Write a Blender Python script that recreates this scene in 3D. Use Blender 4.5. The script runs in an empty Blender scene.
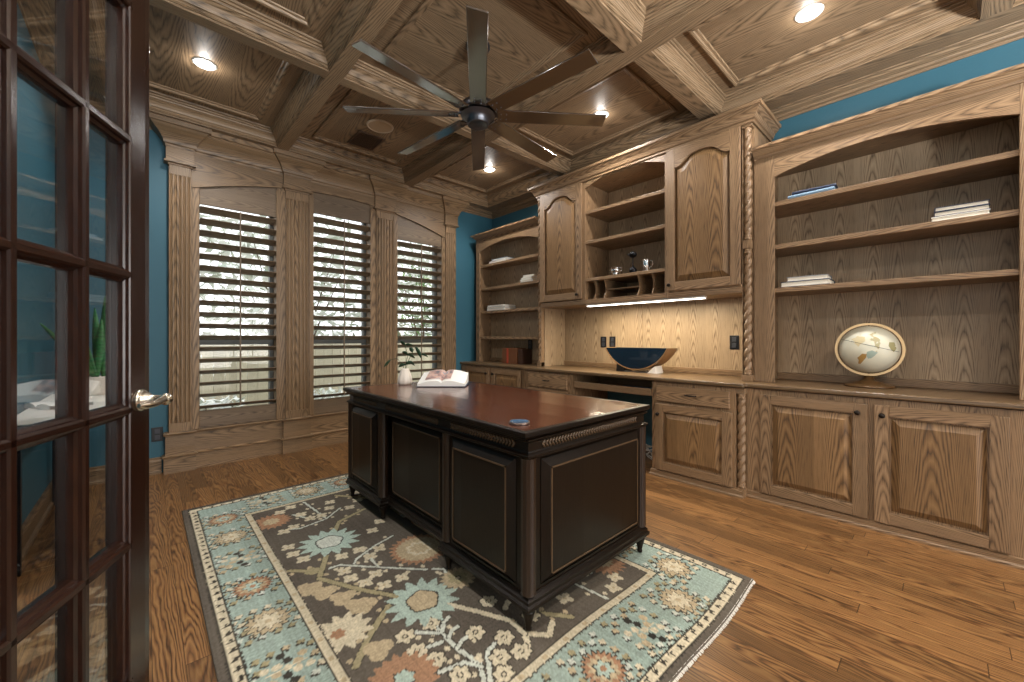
import bpy, bmesh, math, random
import numpy as np
from mathutils import Vector, Matrix
random.seed(7)
rng = np.random.default_rng(5)
S = bpy.context.scene
COL = S.collection
PI = math.pi

# ------------------------------------------------------------------ camera
CAM_YAW = math.radians(47.366)          # angle of the view direction from +X (towards +Y)
F_PX = 398.636
cam_d = bpy.data.cameras.new('camera')
cam = bpy.data.objects.new('camera', cam_d); COL.objects.link(cam)
cam.location = (0, 0, 1.1)
cam.rotation_euler = (PI/2, 0, CAM_YAW - PI/2)
cam_d.sensor_width = 36.0
cam_d.lens = F_PX*36.0/1024.0
cam_d.shift_y = -3.0/1024.0
cam_d.clip_start = 0.02
S.camera = cam

# ------------------------------------------------------------------ world, exposure, big lights
S.view_settings.view_transform = 'Standard'
S.view_settings.look = 'None'
S.view_settings.gamma = 1.0
S.view_settings.exposure = 0.45
S.view_settings.use_curve_mapping = False
W = bpy.data.worlds.new('sky'); S.world = W; W.use_nodes = True
wn = W.node_tree; bg = wn.nodes['Background']
bg.inputs['Color'].default_value = (0.93, 0.97, 1.0, 1)
bg.inputs['Strength'].default_value = 1.8

def add_light(name, kind, loc, energy, color=(1, 1, 1), size=0.1, size_y=None, rot=(0, 0, 0), spot=None):
    d = bpy.data.lights.new(name, kind); d.energy = energy; d.color = color
    if kind == 'AREA':
        d.size = size
        if size_y: d.shape = 'RECTANGLE'; d.size_y = size_y
    else:
        d.shadow_soft_size = size
        if spot: d.spot_size = spot; d.spot_blend = 0.6
    o = bpy.data.objects.new(name, d); COL.objects.link(o); o.location = loc; o.rotation_euler = rot
    return o
HALL_POWER = 112
LAMP_POWER = 29
STRIP_POWER = 11
# added upright fill light in the unseen hall, shining through the doorway
add_light('hall_fill', 'AREA', (-2.7, -0.2, 1.35), HALL_POWER*.22, (1.0, 0.97, 0.93), 2.3, 2.2, rot=(0, math.radians(-90), 0))
# added fill light in the unseen foyer, shining through the wide opening
add_light('foyer_fill', 'AREA', (1.6, -4.4, 1.3), HALL_POWER, (1.0, 0.985, 0.97), 3.2, 2.3, rot=(math.radians(90), 0, 0))

# added fill uplights, unseen behind the viewer, stand in for ceiling-bounced flash
FILL_UP = 290
FILL_UP_AT = [(1.75, -1.5), (.1, -1.6)]
for tx, ty in FILL_UP_AT: add_light('fill_uplight', 'SPOT', (tx, ty, 1.78), FILL_UP, (.95, .98, 1.0), .09, spot=math.radians(165), rot=(math.radians(180-12), 0, 0))

# ------------------------------------------------------------------ materials
def srgb(h):
    h = h.lstrip('#'); r = [int(h[i:i+2], 16)/255 for i in (0, 2, 4)]
    return tuple(c/12.92 if c <= .04045 else ((c+.055)/1.055)**2.4 for c in r) + (1,)

class NT:
    def __init__(s, name):
        s.m = bpy.data.materials.new(name); s.m.use_nodes = True
        s.t = s.m.node_tree; s.b = s.t.nodes['Principled BSDF']; s.out = s.t.nodes['Material Output']
    def n(s, ty, **kw):
        x = s.t.nodes.new(ty)
        for k, v in kw.items(): setattr(x, k, v)
        return x
    def link(s, a, b): s.t.links.new(a, b)
    def val(s, sock, v):
        if hasattr(v, 'is_linked') or isinstance(v, bpy.types.NodeSocket): s.link(v, sock)
        else: sock.default_value = v
    def math(s, op, a, b=0.0, c=None):
        x = s.n('ShaderNodeMath', operation=op)
        s.val(x.inputs[0], a); s.val(x.inputs[1], b)
        if c is not None: s.val(x.inputs[2], c)
        return x.outputs[0]
    def comb(s, x, y, z=0.0):
        c = s.n('ShaderNodeCombineXYZ'); s.val(c.inputs[0], x); s.val(c.inputs[1], y); s.val(c.inputs[2], z)
        return c.outputs[0]
    def noise(s, vec, scale=1.0, detail=2.0, rough=.5, dist=0.0):
        x = s.n('ShaderNodeTexNoise'); s.link(vec, x.inputs['Vector'])
        x.inputs['Scale'].default_value = scale; x.inputs['Detail'].default_value = detail
        x.inputs['Roughness'].default_value = rough; x.inputs['Distortion'].default_value = dist
        return x.outputs[0]
    def white(s, v):
        x = s.n('ShaderNodeTexWhiteNoise', noise_dimensions='1D'); s.link(v, x.inputs['W']); return x.outputs[0]
    def ramp(s, f, pts, interp='LINEAR'):
        r = s.n('ShaderNodeValToRGB'); r.color_ramp.interpolation = interp
        e = r.color_ramp.elements
        while len(e) < len(pts): e.new(.5)
        for i, (p, c) in enumerate(pts): e[i].position = p; e[i].color = c
        s.link(f, r.inputs[0]); return r.outputs[0]
    def mix(s, f, a, b, blend='MIX'):
        m = s.n('ShaderNodeMix', data_type='RGBA', blend_type=blend)
        s.val(m.inputs[0], f); s.val(m.inputs[6], a); s.val(m.inputs[7], b); return m.outputs[2]
    def bump(s, h, strength=.2, dist=.01):
        b = s.n('ShaderNodeBump'); b.inputs['Strength'].default_value = strength; b.inputs['Distance'].default_value = dist
        s.link(h, b.inputs['Height']); s.link(b.outputs[0], s.b.inputs['Normal'])
    def base(s, c): s.val(s.b.inputs['Base Color'], c)
    def set(s, **kw):
        for k, v in kw.items(): s.val(s.b.inputs[k.replace('_', ' ')], v)
        return s.m

def oak(name, light, mid, dark, plank=.16, rough=.38, var=.25, ring=1.0, spec=.5, along=18., lines=1.0, coat=0.0):
    """flat sawn oak: u along the grain (m), v across (m); nested parabolas per board + fine pores"""
    t = NT(name)
    uv = t.n('ShaderNodeUVMap'); sp = t.n('ShaderNodeSeparateXYZ'); t.link(uv.outputs[0], sp.inputs[0])
    u, v = sp.outputs[0], sp.outputs[1]
    q = t.math('DIVIDE', v, plank); i = t.math('FLOOR', q)
    r = t.white(i); r2 = t.white(t.math('ADD', i, 37.3))
    lv = t.math('MULTIPLY', t.math('ADD', t.math('SUBTRACT', t.math('SUBTRACT', q, i), .5), t.math('MULTIPLY', t.math('SUBTRACT', r2, .5), .5)), plank)
    u2 = t.math('ADD', u, t.math('MULTIPLY', r, 31.0))
    warp = t.noise(t.comb(t.math('MULTIPLY', u2, 1.3), t.math('MULTIPLY', v, 9.0), r), 1.0, 2.0)
    warp2 = t.noise(t.comb(t.math('MULTIPLY', u2, 5.0), t.math('MULTIPLY', v, 45.0), r), 1.0, 2.0)
    f = t.math('ADD', t.math('MULTIPLY', u2, along), t.math('MULTIPLY', t.math('MULTIPLY', lv, lv), 2300.0/ (plank/.16)**2))
    f = t.math('ADD', f, t.math('MULTIPLY', warp, 5.5))
    f = t.math('ADD', f, t.math('MULTIPLY', warp2, 1.7))
    f = t.math('MULTIPLY', f, .55*lines)
    fr = t.math('FRACT', f)
    pore = t.noise(t.comb(t.math('MULTIPLY', u2, 7.0), t.math('MULTIPLY', v, 210.0), r), 1.0, 3.0, .65)
    broad = t.noise(t.comb(t.math('MULTIPLY', u2, .9), t.math('MULTIPLY', v, 5.0), r), 1.0, 2.0)
    c = t.ramp(fr, [(0.0, dark), (.16, mid), (.5, light), (.86, mid), (1.0, dark)])
    base = t.mix(t.math('MULTIPLY', broad, .8), light, mid)
    c = t.mix(t.math('MULTIPLY', t.math('ADD', .25, t.math('MULTIPLY', warp2, .75)), .95*ring), base, c)
    pm = t.ramp(pore, [(.36, (1, 1, 1, 1)), (.5, (0, 0, 0, 1))])
    edge = t.ramp(fr, [(0.0, (1, 1, 1, 1)), (.3, (.3, .3, .3, 1)), (.75, (.3, .3, .3, 1)), (1.0, (1, 1, 1, 1))])
    c = t.mix(t.math('MULTIPLY', t.math('MULTIPLY', pm, edge), .85*ring), c, dark)
    g = t.math('ADD', 1.0 - var*.5, t.math('MULTIPLY', r2, var))
    h = t.n('ShaderNodeHueSaturation'); t.link(c, h.inputs['Color']); t.link(g, h.inputs['Value'])
    t.base(h.outputs[0])
    t.bump(t.math('ADD', fr, pore), .12, .002)
    rr = t.math('ADD', rough, t.math('MULTIPLY', pore, .12))
    t.set(Roughness=rr, Specular_IOR_Level=spec, Coat_Weight=coat, Coat_IOR=2.2, Coat_Roughness=.12)
    return t.m

def plain(name, col, rough=.5, metal=0.0, spec=.5, noise_amt=0.0, scale=60., coat=0.0):
    t = NT(name)
    if noise_amt:
        tc = t.n('ShaderNodeTexCoord'); n = t.noise(tc.outputs['Object'], scale, 4.0)
        a = tuple(c*(1-noise_amt) for c in col[:3]) + (1,); b = tuple(min(1, c*(1+noise_amt)) for c in col[:3]) + (1,)
        t.base(t.mix(n, a, b))
    else: t.base(col)
    t.set(Roughness=rough, Metallic=metal, Specular_IOR_Level=spec, Coat_Weight=coat)
    return t.m

def emit(name, col, strength):
    t = NT(name); t.base((1, 1, 1, 1)); t.b.inputs['Emission Color'].default_value = col
    t.b.inputs['Emission Strength'].default_value = strength
    return t.m

def glass(name, tint=(1, 1, 1, 1), ior=1.5, boost=1.0):
    t = NT(name); t.t.nodes.remove(t.b)
    tr = t.n('ShaderNodeBsdfTransparent'); tr.inputs[0].default_value = tint
    gl = t.n('ShaderNodeBsdfGlossy'); gl.inputs['Roughness'].default_value = .0
    fr = t.n('ShaderNodeFresnel'); ge = t.n('ShaderNodeNewGeometry')
    t.link(t.math('ADD', ior, t.math('MULTIPLY', ge.outputs['Backfacing'], 1.0/ior-ior)), fr.inputs[0])
    mx = t.n('ShaderNodeMixShader'); t.link(t.math('MULTIPLY', fr.outputs[0], boost), mx.inputs[0])
    t.link(tr.outputs[0], mx.inputs[1]); t.link(gl.outputs[0], mx.inputs[2]); t.link(mx.outputs[0], t.out.inputs[0])
    return t.m

def floor_mat():
    t = NT('oak_floor')
    tc = t.n('ShaderNodeTexCoord'); sp = t.n('ShaderNodeSeparateXYZ'); t.link(tc.outputs['Object'], sp.inputs[0])
    x, y = sp.outputs[0], sp.outputs[1]
    wd = .083
    q = t.math('DIVIDE', x, wd); i = t.math('FLOOR', q)
    ri = t.white(i)
    yy = t.math('DIVIDE', t.math('ADD', y, t.math('MULTIPLY', ri, 9.0)), 1.05)
    j = t.math('FLOOR', yy)
    k = t.math('ADD', t.math('MULTIPLY', i, 17.13), t.math('MULTIPLY', j, 3.71))
    r = t.white(k); r2 = t.white(t.math('ADD', k, 91.7))
    lv = t.math('MULTIPLY', t.math('ADD', t.math('SUBTRACT', t.math('SUBTRACT', q, i), .5), t.math('MULTIPLY', t.math('SUBTRACT', r2, .5), 1.5)), wd)
    u2 = t.math('ADD', y, t.math('MULTIPLY', r, 31.0))
    warp = t.noise(t.comb(t.math('MULTIPLY', u2, 2.2), t.math('MULTIPLY', x, 16.0), r), 1.0, 3.0)
    f = t.math('ADD', t.math('MULTIPLY', u2, 7.0), t.math('MULTIPLY', t.math('MULTIPLY', lv, lv), 1700.0))
    f = t.math('MULTIPLY', t.math('ADD', f, t.math('MULTIPLY', warp, 12.0)), .55)
    fr = t.math('FRACT', f)
    pore = t.noise(t.comb(t.math('MULTIPLY', u2, 5.0), t.math('MULTIPLY', x, 190.0), r), 1.0, 3.0, .6)
    L, M, D = srgb('#9d7648'), srgb('#6c4527'), srgb('#221308')
    c = t.ramp(fr, [(0.0, D), (.13, M), (.5, L), (.85, M), (1.0, D)])
    c = t.mix(t.math('ADD', .28, t.math('MULTIPLY', warp, .7)), t.mix(pore, L, M), c)
    pm = t.ramp(pore, [(.38, (1, 1, 1, 1)), (.5, (0, 0, 0, 1))])
    edge = t.ramp(fr, [(0.0, (1, 1, 1, 1)), (.3, (.25, .25, .25, 1)), (.75, (.25, .25, .25, 1)), (1.0, (1, 1, 1, 1))])
    c = t.mix(t.math('MULTIPLY', t.math('MULTIPLY', pm, edge), .9), c, D)
    h = t.n('ShaderNodeHueSaturation'); t.link(c, h.inputs['Color'])
    t.link(t.math('ADD', .66, t.math('MULTIPLY', r2, .52)), h.inputs['Value'])
    ex = t.math('ABSOLUTE', t.math('SUBTRACT', t.math('SUBTRACT', q, i), .5))
    ey = t.math('ABSOLUTE', t.math('SUBTRACT', t.math('SUBTRACT', yy, j), .5))
    gap = t.math('MAXIMUM', t.math('GREATER_THAN', ex, .488), t.math('GREATER_THAN', ey, .4985))
    t.base(t.mix(t.math('MULTIPLY', gap, .75), h.outputs[0], srgb('#24140a')))
    t.bump(t.math('SUBTRACT', t.math('MULTIPLY', pore, .3), gap), .15, .003)
    t.set(Roughness=t.math('ADD', .27, t.math('MULTIPLY', pore, .15)), Specular_IOR_Level=.45)
    return t.m

OAK = oak('oak_cabinet', srgb('#a18464'), srgb('#785c41'), srgb('#2e2013'), plank=.15)
OAKD = oak('oak_door_panel', srgb('#97764f'), srgb('#6c4f32'), srgb('#2a1a0c'), plank=.2, along=14.)
OAKB = oak('oak_back_panel', srgb('#baa284'), srgb('#977f63'), srgb('#503d2a'), plank=.15, along=16.)
OAKC = oak('oak_ceiling', srgb('#a3886a'), srgb('#7f684d'), srgb('#382a1d'), plank=.3, along=12., rough=.42)
OAKW = oak('oak_window_trim', srgb('#9d8060'), srgb('#755d42'), srgb('#2d2014'), plank=.2, along=12.)
OAKT = oak('oak_worktop', srgb('#7d6549'), srgb('#5f4a34'), srgb('#2f2316'), plank=.2, along=8., rough=.25)
OAKS = oak('oak_shutter', srgb('#847059'), srgb('#685644'), srgb('#3f3226'), plank=.12, rough=.4)
DOORW = oak('dark_mahogany', srgb('#301a11'), srgb('#20100a'), srgb('#0f0704'), plank=.14, rough=.18, ring=.6, spec=.6)
DESKB = oak('black_brown_desk', srgb('#1b130c'), srgb('#140d08'), srgb('#0b0704'), plank=.3, rough=.27, ring=.4, var=.05, spec=.25)
DESKE = oak('desk_wear_and_highlight', srgb('#5b4630'), srgb('#453321'), srgb('#241a10'), plank=.3, rough=.35, ring=.4, var=.05)
DESKC = oak('worn_desk_column', srgb('#2e1e12'), srgb('#20140b'), srgb('#100a06'), plank=.3, rough=.3, ring=.4, var=.05)
DESKT = oak('desk_top_cherry', srgb('#633624'), srgb('#4a2517'), srgb('#29140b'), plank=.22, rough=.12, ring=.5, var=.2, along=5., spec=.6, coat=.35)
WALNUT = oak('fan_walnut', srgb('#3d2a1a'), srgb('#2c1d12'), srgb('#170e08'), plank=.2, rough=.25, ring=.6, spec=.8, coat=1.0)
FLOOR = floor_mat()
TEAL = plain('teal_paint', srgb('#336374'), .55, noise_amt=.06, scale=140.)
BRONZE = plain('dark_bronze', srgb('#231c17'), .35, .7)
BLACK = plain('black_plastic', srgb('#15161a'), .35)
BLACKM = plain('black_metal', srgb('#1c1c20'), .3, .8)
NICKEL = plain('satin_nickel', srgb('#c9c0b0'), .25, 1.0)
SILVER = plain('polished_silver', srgb('#e6e6e8'), .08, 1.0)
PEWTER = plain('fan_pewter', srgb('#5f6066'), .35, .9)
WHITE = plain('white_paint', srgb('#eceae4'), .4)
PAPER = plain('book_pages', srgb('#ece5d6'), .8, noise_amt=.05, scale=400.)
CERAM = plain('white_ceramic', srgb('#e6dcd0'), .35, noise_amt=.08, scale=120.)
NAVY = plain('navy_lacquer', srgb('#10202f'), .22, coat=.5)
NAVYC = plain('navy_cover', srgb('#1b2a45'), .5)
BROWNC = plain('brown_leather', srgb('#6a4024'), .5, noise_amt=.2)
REDC = plain('red_leather', srgb('#a6402a'), .5)
GREYC = plain('grey_cover', srgb('#8f9299'), .5)
WHITEC = plain('white_cover', srgb('#efeeea'), .5)
BLUEC = plain('blue_cover', srgb('#7f9db8'), .5)
TANRIM = plain('tan_rim', srgb('#8d6a45'), .4)
CABLEW = plain('white_cable', srgb('#d9d6cf'), .5)
LEAF = plain('leaf_green', srgb('#24412c'), .45, noise_amt=.3, scale=40.)
SPKM = plain('speaker_grille', srgb('#b59b7d'), .7, noise_amt=.15, scale=700.)
VENTM = plain('vent_brown', srgb('#4c3626'), .5)
LAMPE = emit('lamp_lens', (1.0, .985, .97, 1), 14)
STRIPE_E = emit('light_strip_lens', (1.0, .93, .8, 1), 7)
PANE = glass('window_glass', (1, 1, 1, 1), 1.45)
DOORGLASS = glass('door_glass', (.97, .98, .98, 1), 1.55, 1.6)

# ------------------------------------------------------------------ mesh builder
class MB:
    def __init__(s): s.v = []; s.f = []; s.uv = []; s.sm = []; s.mi = []; s.cur = 0
    def face(s, pts, uvs=None, smooth=False):
        b = len(s.v); s.v += [tuple(p) for p in pts]; s.f.append(tuple(range(b, b+len(pts))))
        if uvs is None: uvs = [(p[0]+p[1]*.37, p[2]) for p in pts]
        s.uv.append(list(uvs)); s.sm.append(smooth); s.mi.append(s.cur)
    def grid(s, rows, uvf=None, close=False, smooth=True, u0=0, v0=0):
        """rows: list of lists of points, shared vertices"""
        b = len(s.v); n = len(rows[0])
        for r in rows: s.v += [tuple(p) for p in r]
        for i in range(len(rows)-1):
            m = n if close else n-1
            for j in range(m):
                k = (j+1) % n
                s.f.append((b+i*n+j, b+i*n+k, b+(i+1)*n+k, b+(i+1)*n+j))
                if uvf: s.uv.append([uvf(i, j), uvf(i, j+1), uvf(i+1, j+1), uvf(i+1, j)])
                else:
                    s.uv.append([(u0+i*.02, v0+j*.01), (u0+i*.02, v0+j*.01+.01), (u0+i*.02+.02, v0+j*.01+.01), (u0+i*.02+.02, v0+j*.01)])
                s.sm.append(smooth); s.mi.append(s.cur)
    def box(s, x0, x1, y0, y1, z0, z1, g=None, M=None):
        lo = (min(x0, x1), min(y0, y1), min(z0, z1)); hi = (max(x0, x1), max(y0, y1), max(z0, z1))
        d = [hi[i]-lo[i] for i in range(3)]
        if g is None: g = d.index(max(d))
        ou, ov = random.random()*9, random.random()*9
        c = lambda i, j, k: ((lo[0], hi[0])[i], (lo[1], hi[1])[j], (lo[2], hi[2])[k])
        P = [c(i, j, k) for i in (0, 1) for j in (0, 1) for k in (0, 1)]
        Q = [M @ Vector(p) for p in P] if M is not None else P
        b = len(s.v); s.v += [tuple(p) for p in Q]
        for ax, idx in ((0, (0, 1, 3, 2)), (0, (4, 6, 7, 5)), (1, (0, 4, 5, 1)), (1, (2, 3, 7, 6)), (2, (0, 2, 6, 4)), (2, (1, 5, 7, 3))):
            s.f.append(tuple(b+i for i in idx))
            oth = [a for a in range(3) if a != ax]
            if g in oth: ua = g; va = [a for a in oth if a != g][0]
            else: ua, va = oth
            k = 1.0 if g in oth else .3
            s.uv.append([(ou+P[i][ua]*k, ov+P[i][va]+P[i][ax]*.0) for i in idx]); s.sm.append(False); s.mi.append(s.cur)
        return s
    def prism(s, poly, fn, d0, d1, g=0):
        """extrude 2-D polygon (a,b) between depths d0,d1 ; fn(a,b,d)->xyz ; grain along a (0) or b (1)"""
        ou, ov = random.random()*9, random.random()*9
        uvf = (lambda a, b: (ou+a, ov+b)) if g == 0 else (lambda a, b: (ou+b, ov+a))
        n = len(poly)
        s.face([fn(a, b, d1) for a, b in poly], [uvf(a, b) for a, b in poly])
        s.face([fn(a, b, d0) for a, b in reversed(poly)], [uvf(a, b) for a, b in reversed(poly)])
        L = 0
        for i in range(n):
            (a, b), (c, d) = poly[i], poly[(i+1) % n]; l = math.hypot(c-a, d-b)
            s.face([fn(a, b, d0), fn(c, d, d0), fn(c, d, d1), fn(a, b, d1)], [(ou+L, ov), (ou+L+l, ov), (ou+L+l, ov+d1-d0), (ou+L, ov+d1-d0)]); L += l
        return s
    def sweep(s, path, prof, closed=False, cap=True):
        """path: xy points; prof: (offset to the left of travel, z). mitred corners"""
        P = [Vector((p[0], p[1])) for p in path]; n = len(P)
        def nrm(a, b): d = (b-a).normalized(); return Vector((-d.y, d.x))
        offs = []
        for i in range(n):
            if closed or 0 < i < n-1:
                n1 = nrm(P[i-1], P[i]); n2 = nrm(P[i], P[(i+1) % n]); offs.append((n1+n2)/(1+n1.dot(n2)))
            elif i == 0: offs.append(nrm(P[0], P[1]))
            else: offs.append(nrm(P[-2], P[-1]))
        pt = lambda i, k: (P[i].x+offs[i].x*prof[k][0], P[i].y+offs[i].y*prof[k][0], prof[k][1])
        for i in range(n if closed else n-1):
            j = (i+1) % n; L = (P[j]-P[i]).length; ou, ov = random.random()*9, random.random()*9; w = 0
            for k in range(len(prof)-1):
                dw = math.hypot(prof[k+1][0]-prof[k][0], prof[k+1][1]-prof[k][1])
                s.face([pt(i, k), pt(j, k), pt(j, k+1), pt(i, k+1)], [(ou, ov+w), (ou+L, ov+w), (ou+L, ov+w+dw), (ou, ov+w+dw)]); w += dw
        if cap and not closed:
            for i in (0, n-1):
                ps = [pt(i, k) for k in range(len(prof))]
                s.face(ps if i else ps[::-1], [(p[0], p[2]) for p in ps])
        return s
    def lathe(s, prof, c, segs=24, axis='z', cap=True):
        rows = []
        for r, h in prof:
            row = []
            for i in range(segs):
                a = 2*PI*i/segs; p = (r*math.cos(a), r*math.sin(a), h)
                if axis == 'x': p = (h, p[0], p[1])
                elif axis == 'y': p = (p[0], h, p[1])
                row.append((c[0]+p[0], c[1]+p[1], c[2]+p[2]))
            rows.append(row)
        s.grid(rows, close=True)
        if cap:
            for k, rw in ((0, rows[0][::-1]), (-1, rows[-1])):
                if prof[k][0] > 1e-5: s.face(rw, [(p[0]+p[1], p[2]) for p in rw])
        return s
    def tube(s, pts, r, segs=8):
        pts = [Vector(p) for p in pts]; rows = []
        rr = r if isinstance(r, (list, tuple)) else [r]*len(pts)
        up = Vector((0, 0, 1))
        for i, p in enumerate(pts):
            d = (pts[min(i+1, len(pts)-1)]-pts[max(i-1, 0)]).normalized()
            a = d.cross(up if abs(d.z) < .95 else Vector((1, 0, 0))).normalized(); b = d.cross(a)
            rows.append([p+(a*math.cos(2*PI*k/segs)+b*math.sin(2*PI*k/segs))*rr[i] for k in range(segs)])
        s.grid(rows, close=True); s.face(rows[0][::-1]); s.face(rows[-1]); return s
    def ball(s, c, r, segs=16, rings=10, sc=(1, 1, 1), M=None):
        rows = []
        for i in range(rings+1):
            t = PI*i/rings
            row = [Vector((r*sc[0]*math.sin(t)*math.cos(2*PI*j/segs), r*sc[1]*math.sin(t)*math.sin(2*PI*j/segs), -r*sc[2]*math.cos(t))) for j in range(segs)]
            if M is not None: row = [M @ p for p in row]
            rows.append([p+Vector(c) for p in row])
        s.grid(rows, close=True); return s
    def rope(s, c, L, R, pitch, axis='z', lobes=2, step=.008, segs=18, depth=.3):
        rows = []; n = max(2, int(L/step))
        for i in range(n+1):
            h = L*i/n; row = []
            for j in range(segs):
                a = 2*PI*j/segs
                r = R*(1-depth+depth*abs(math.cos(lobes*.5*(a-2*PI*h/pitch))))
                p = (r*math.cos(a), r*math.sin(a), h)
                if axis == 'x': p = (h, p[0], p[1])
                elif axis == 'y': p = (p[0], h, p[1])
                row.append((c[0]+p[0], c[1]+p[1], c[2]+p[2]))
            rows.append(row)
        s.grid(rows, close=True, uvf=lambda i, j: (i*step, j*.009)); s.face(rows[0][::-1]); s.face(rows[-1]); return s
    def build(s, name, mats, parent=None, bevel=0.0, seg=2, label=None, cat=None, group=None, kind=None, M=None, recalc=True):
        if not isinstance(mats, (list, tuple)): mats = [mats]
        V = [Vector(v) for v in s.v]
        if M is not None: V = [M @ v for v in V]
        if parent is not None: loc = Vector((0, 0, 0)); off = Vector(parent['org'])
        else:
            lo = [min(v[i] for v in V) for i in range(3)]; hi = [max(v[i] for v in V) for i in range(3)]
            loc = Vector(((lo[0]+hi[0])/2, (lo[1]+hi[1])/2, lo[2])); off = loc
        me = bpy.data.meshes.new(name)
        me.from_pydata([v-off for v in V], [], s.f)
        uvl = me.uv_layers.new(name='UVMap'); flat = [c for f in s.uv for p in f for c in p]
        uvl.data.foreach_set('uv', flat)
        me.polygons.foreach_set('use_smooth', s.sm); me.polygons.foreach_set('material_index', s.mi)
        for m in mats: me.materials.append(m)
        if recalc:
            bm = bmesh.new(); bm.from_mesh(me); bmesh.ops.remove_doubles(bm, verts=bm.verts, dist=1e-5) if bevel or not any(s.sm) else None
            bmesh.ops.recalc_face_normals(bm, faces=bm.faces); bm.to_mesh(me); bm.free()
        me.update()
        o = bpy.data.objects.new(name, me); COL.objects.link(o)
        if parent is not None: o.parent = parent; o['org'] = list(parent['org'])
        else: o.location = loc; o['org'] = list(loc)
        if bevel:
            b = o.modifiers.new('bevel', 'BEVEL'); b.width = bevel; b.segments = seg; b.limit_method = 'ANGLE'; b.angle_limit = math.radians(40)
        return tag(o, label, cat, group, kind)

def tag(o, label=None, cat=None, group=None, kind=None):
    if label: o['label'] = label
    if cat: o['category'] = cat
    if group: o['group'] = group
    if kind: o['kind'] = kind
    return o
def thing(name, loc, label, cat, group=None, kind=None):
    o = bpy.data.objects.new(name, None); COL.objects.link(o); o.location = loc; o['org'] = list(loc); o.empty_display_size = .05
    return tag(o, label, cat, group, kind)
def copy_tree(o, parent=None):
    c = o.copy(); COL.objects.link(c)
    if parent is not None: c.parent = parent
    for ch in list(o.children): copy_tree(ch, c)
    return c
fx = lambda x: (lambda a, b, d: (x-d, a, b))      # face looking towards -x : a = y, b = z
fy = lambda y: (lambda a, b, d: (a, y-d, b))      # face looking towards -y : a = x, b = z

def fbox(mb, fn, a0, a1, b0, b1, d0, d1, g):
    p = fn(a0, b0, d0); q = fn(a1, b1, d1)
    ax = {'a': [i for i in range(3) if abs(fn(1, 0, 0)[i]-fn(0, 0, 0)[i]) > .5][0], 'b': 2}[g]
    mb.box(p[0], q[0], p[1], q[1], p[2], q[2], g=ax)

def arch_c(t):   # cathedral curve, t in -1..1
    t = abs(t); return 1.0-.10*(t/.3)**2 if t < .3 else (.9*.5*(1+math.cos(PI*(t-.3)/.62)) if t < .92 else 0.0)
def outline(a0, a1, b0, b1, arch, n=24):
    pts = [(a0, b0), (a1, b0)]
    if arch:
        for i in range(n+1):
            t = 1-2*i/n; pts.append(((a0+a1)/2+t*(a1-a0)/2, b1-arch+arch*arch_c(t)))
    else: pts += [(a1, b1), (a0, b1)]
    return pts
def raised_panel(mb, fn, a0, a1, b0, b1, arch=0.0, slope=.04, lo=-.003, hi=.019, g='b'):
    ou, ov = random.random()*9, random.random()*9
    rings = [(0.0, lo), (.004, lo), (slope, hi), (slope+.004, hi+.002)]
    R = []
    for ins, d in rings: R.append([(a, b, d) for a, b in outline(a0+ins, a1-ins, b0+ins, b1-ins, arch)])
    uv = (lambda p: (ou+p[1], ov+p[0])) if g == 'b' else (lambda p: (ou+p[0], ov+p[1]))
    for A, B in zip(R[:-1], R[1:]):
        n = len(A)
        for i in range(n):
            q = [A[i], A[(i+1) % n], B[(i+1) % n], B[i]]
            mb.face([fn(*p) for p in q], [uv(p) for p in q])
    mb.face([fn(*p) for p in R[-1]], [uv(p) for p in R[-1]])
def door_frame(mb, fn, a0, a1, b0, b1, w=.06, arch=0.0, t=.02, drop=0.0):
    fbox(mb, fn, a0, a0+w, b0, b1, 0, t, 'b'); fbox(mb, fn, a1-w, a1, b0, b1, 0, t, 'b')
    fbox(mb, fn, a0+w, a1-w, b0, b0+w, 0, t, 'a')
    if arch:
        top = [(a, b) for a, b in outline(a0+w, a1-w, 0, b1-w, arch)[2:]]
        mb.prism([(a0+w, b1), ] + top[::-1] + [(a1-w, b1)], fn, 0, t, 0)
    else: fbox(mb, fn, a0+w, a1-w, b1-w, b1, 0, t, 'a')
    # bead around the opening
def panel_door(parent, name, fn, a0, a1, b0, b1, w=.06, arch=0.0, mat=OAK, pmat=OAKD, knob=None, slope=.04):
    mb = MB(); door_frame(mb, fn, a0, a1, b0, b1, w, arch); d = mb.build(name, mat, parent, bevel=.004)
    p = MB(); raised_panel(p, fn, a0+w, a1-w, b0+w, b1-w, arch, slope); p.build('raised_panel', pmat, d)
    if knob:
        k = MB(); c = fn(knob[0], knob[1], .02); e = fn(knob[0], knob[1], .045)
        m = fn(knob[0], knob[1], .032)
        k.tube([c, m], .006, 10); k.ball(e, .015, 12, 8); k.build('knob', BRONZE, d, label='dark bronze knob')
    return d

# ================================================================== THE SETTING
XL, XR, YB, YF, ZC = -.47, 3.62, 4.34, -1.95, 2.97     # left, right, window wall, wall behind the camera, coffer ceiling
ZB = 2.84                                              # underside of the beams

m = MB(); m.box(XL-2.6, XR+.15, YF-2.7, YB+.16, -.08, 0); m.build('floor', FLOOR, kind='structure', label='warm oak strip floor with long boards running to the windows')

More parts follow.
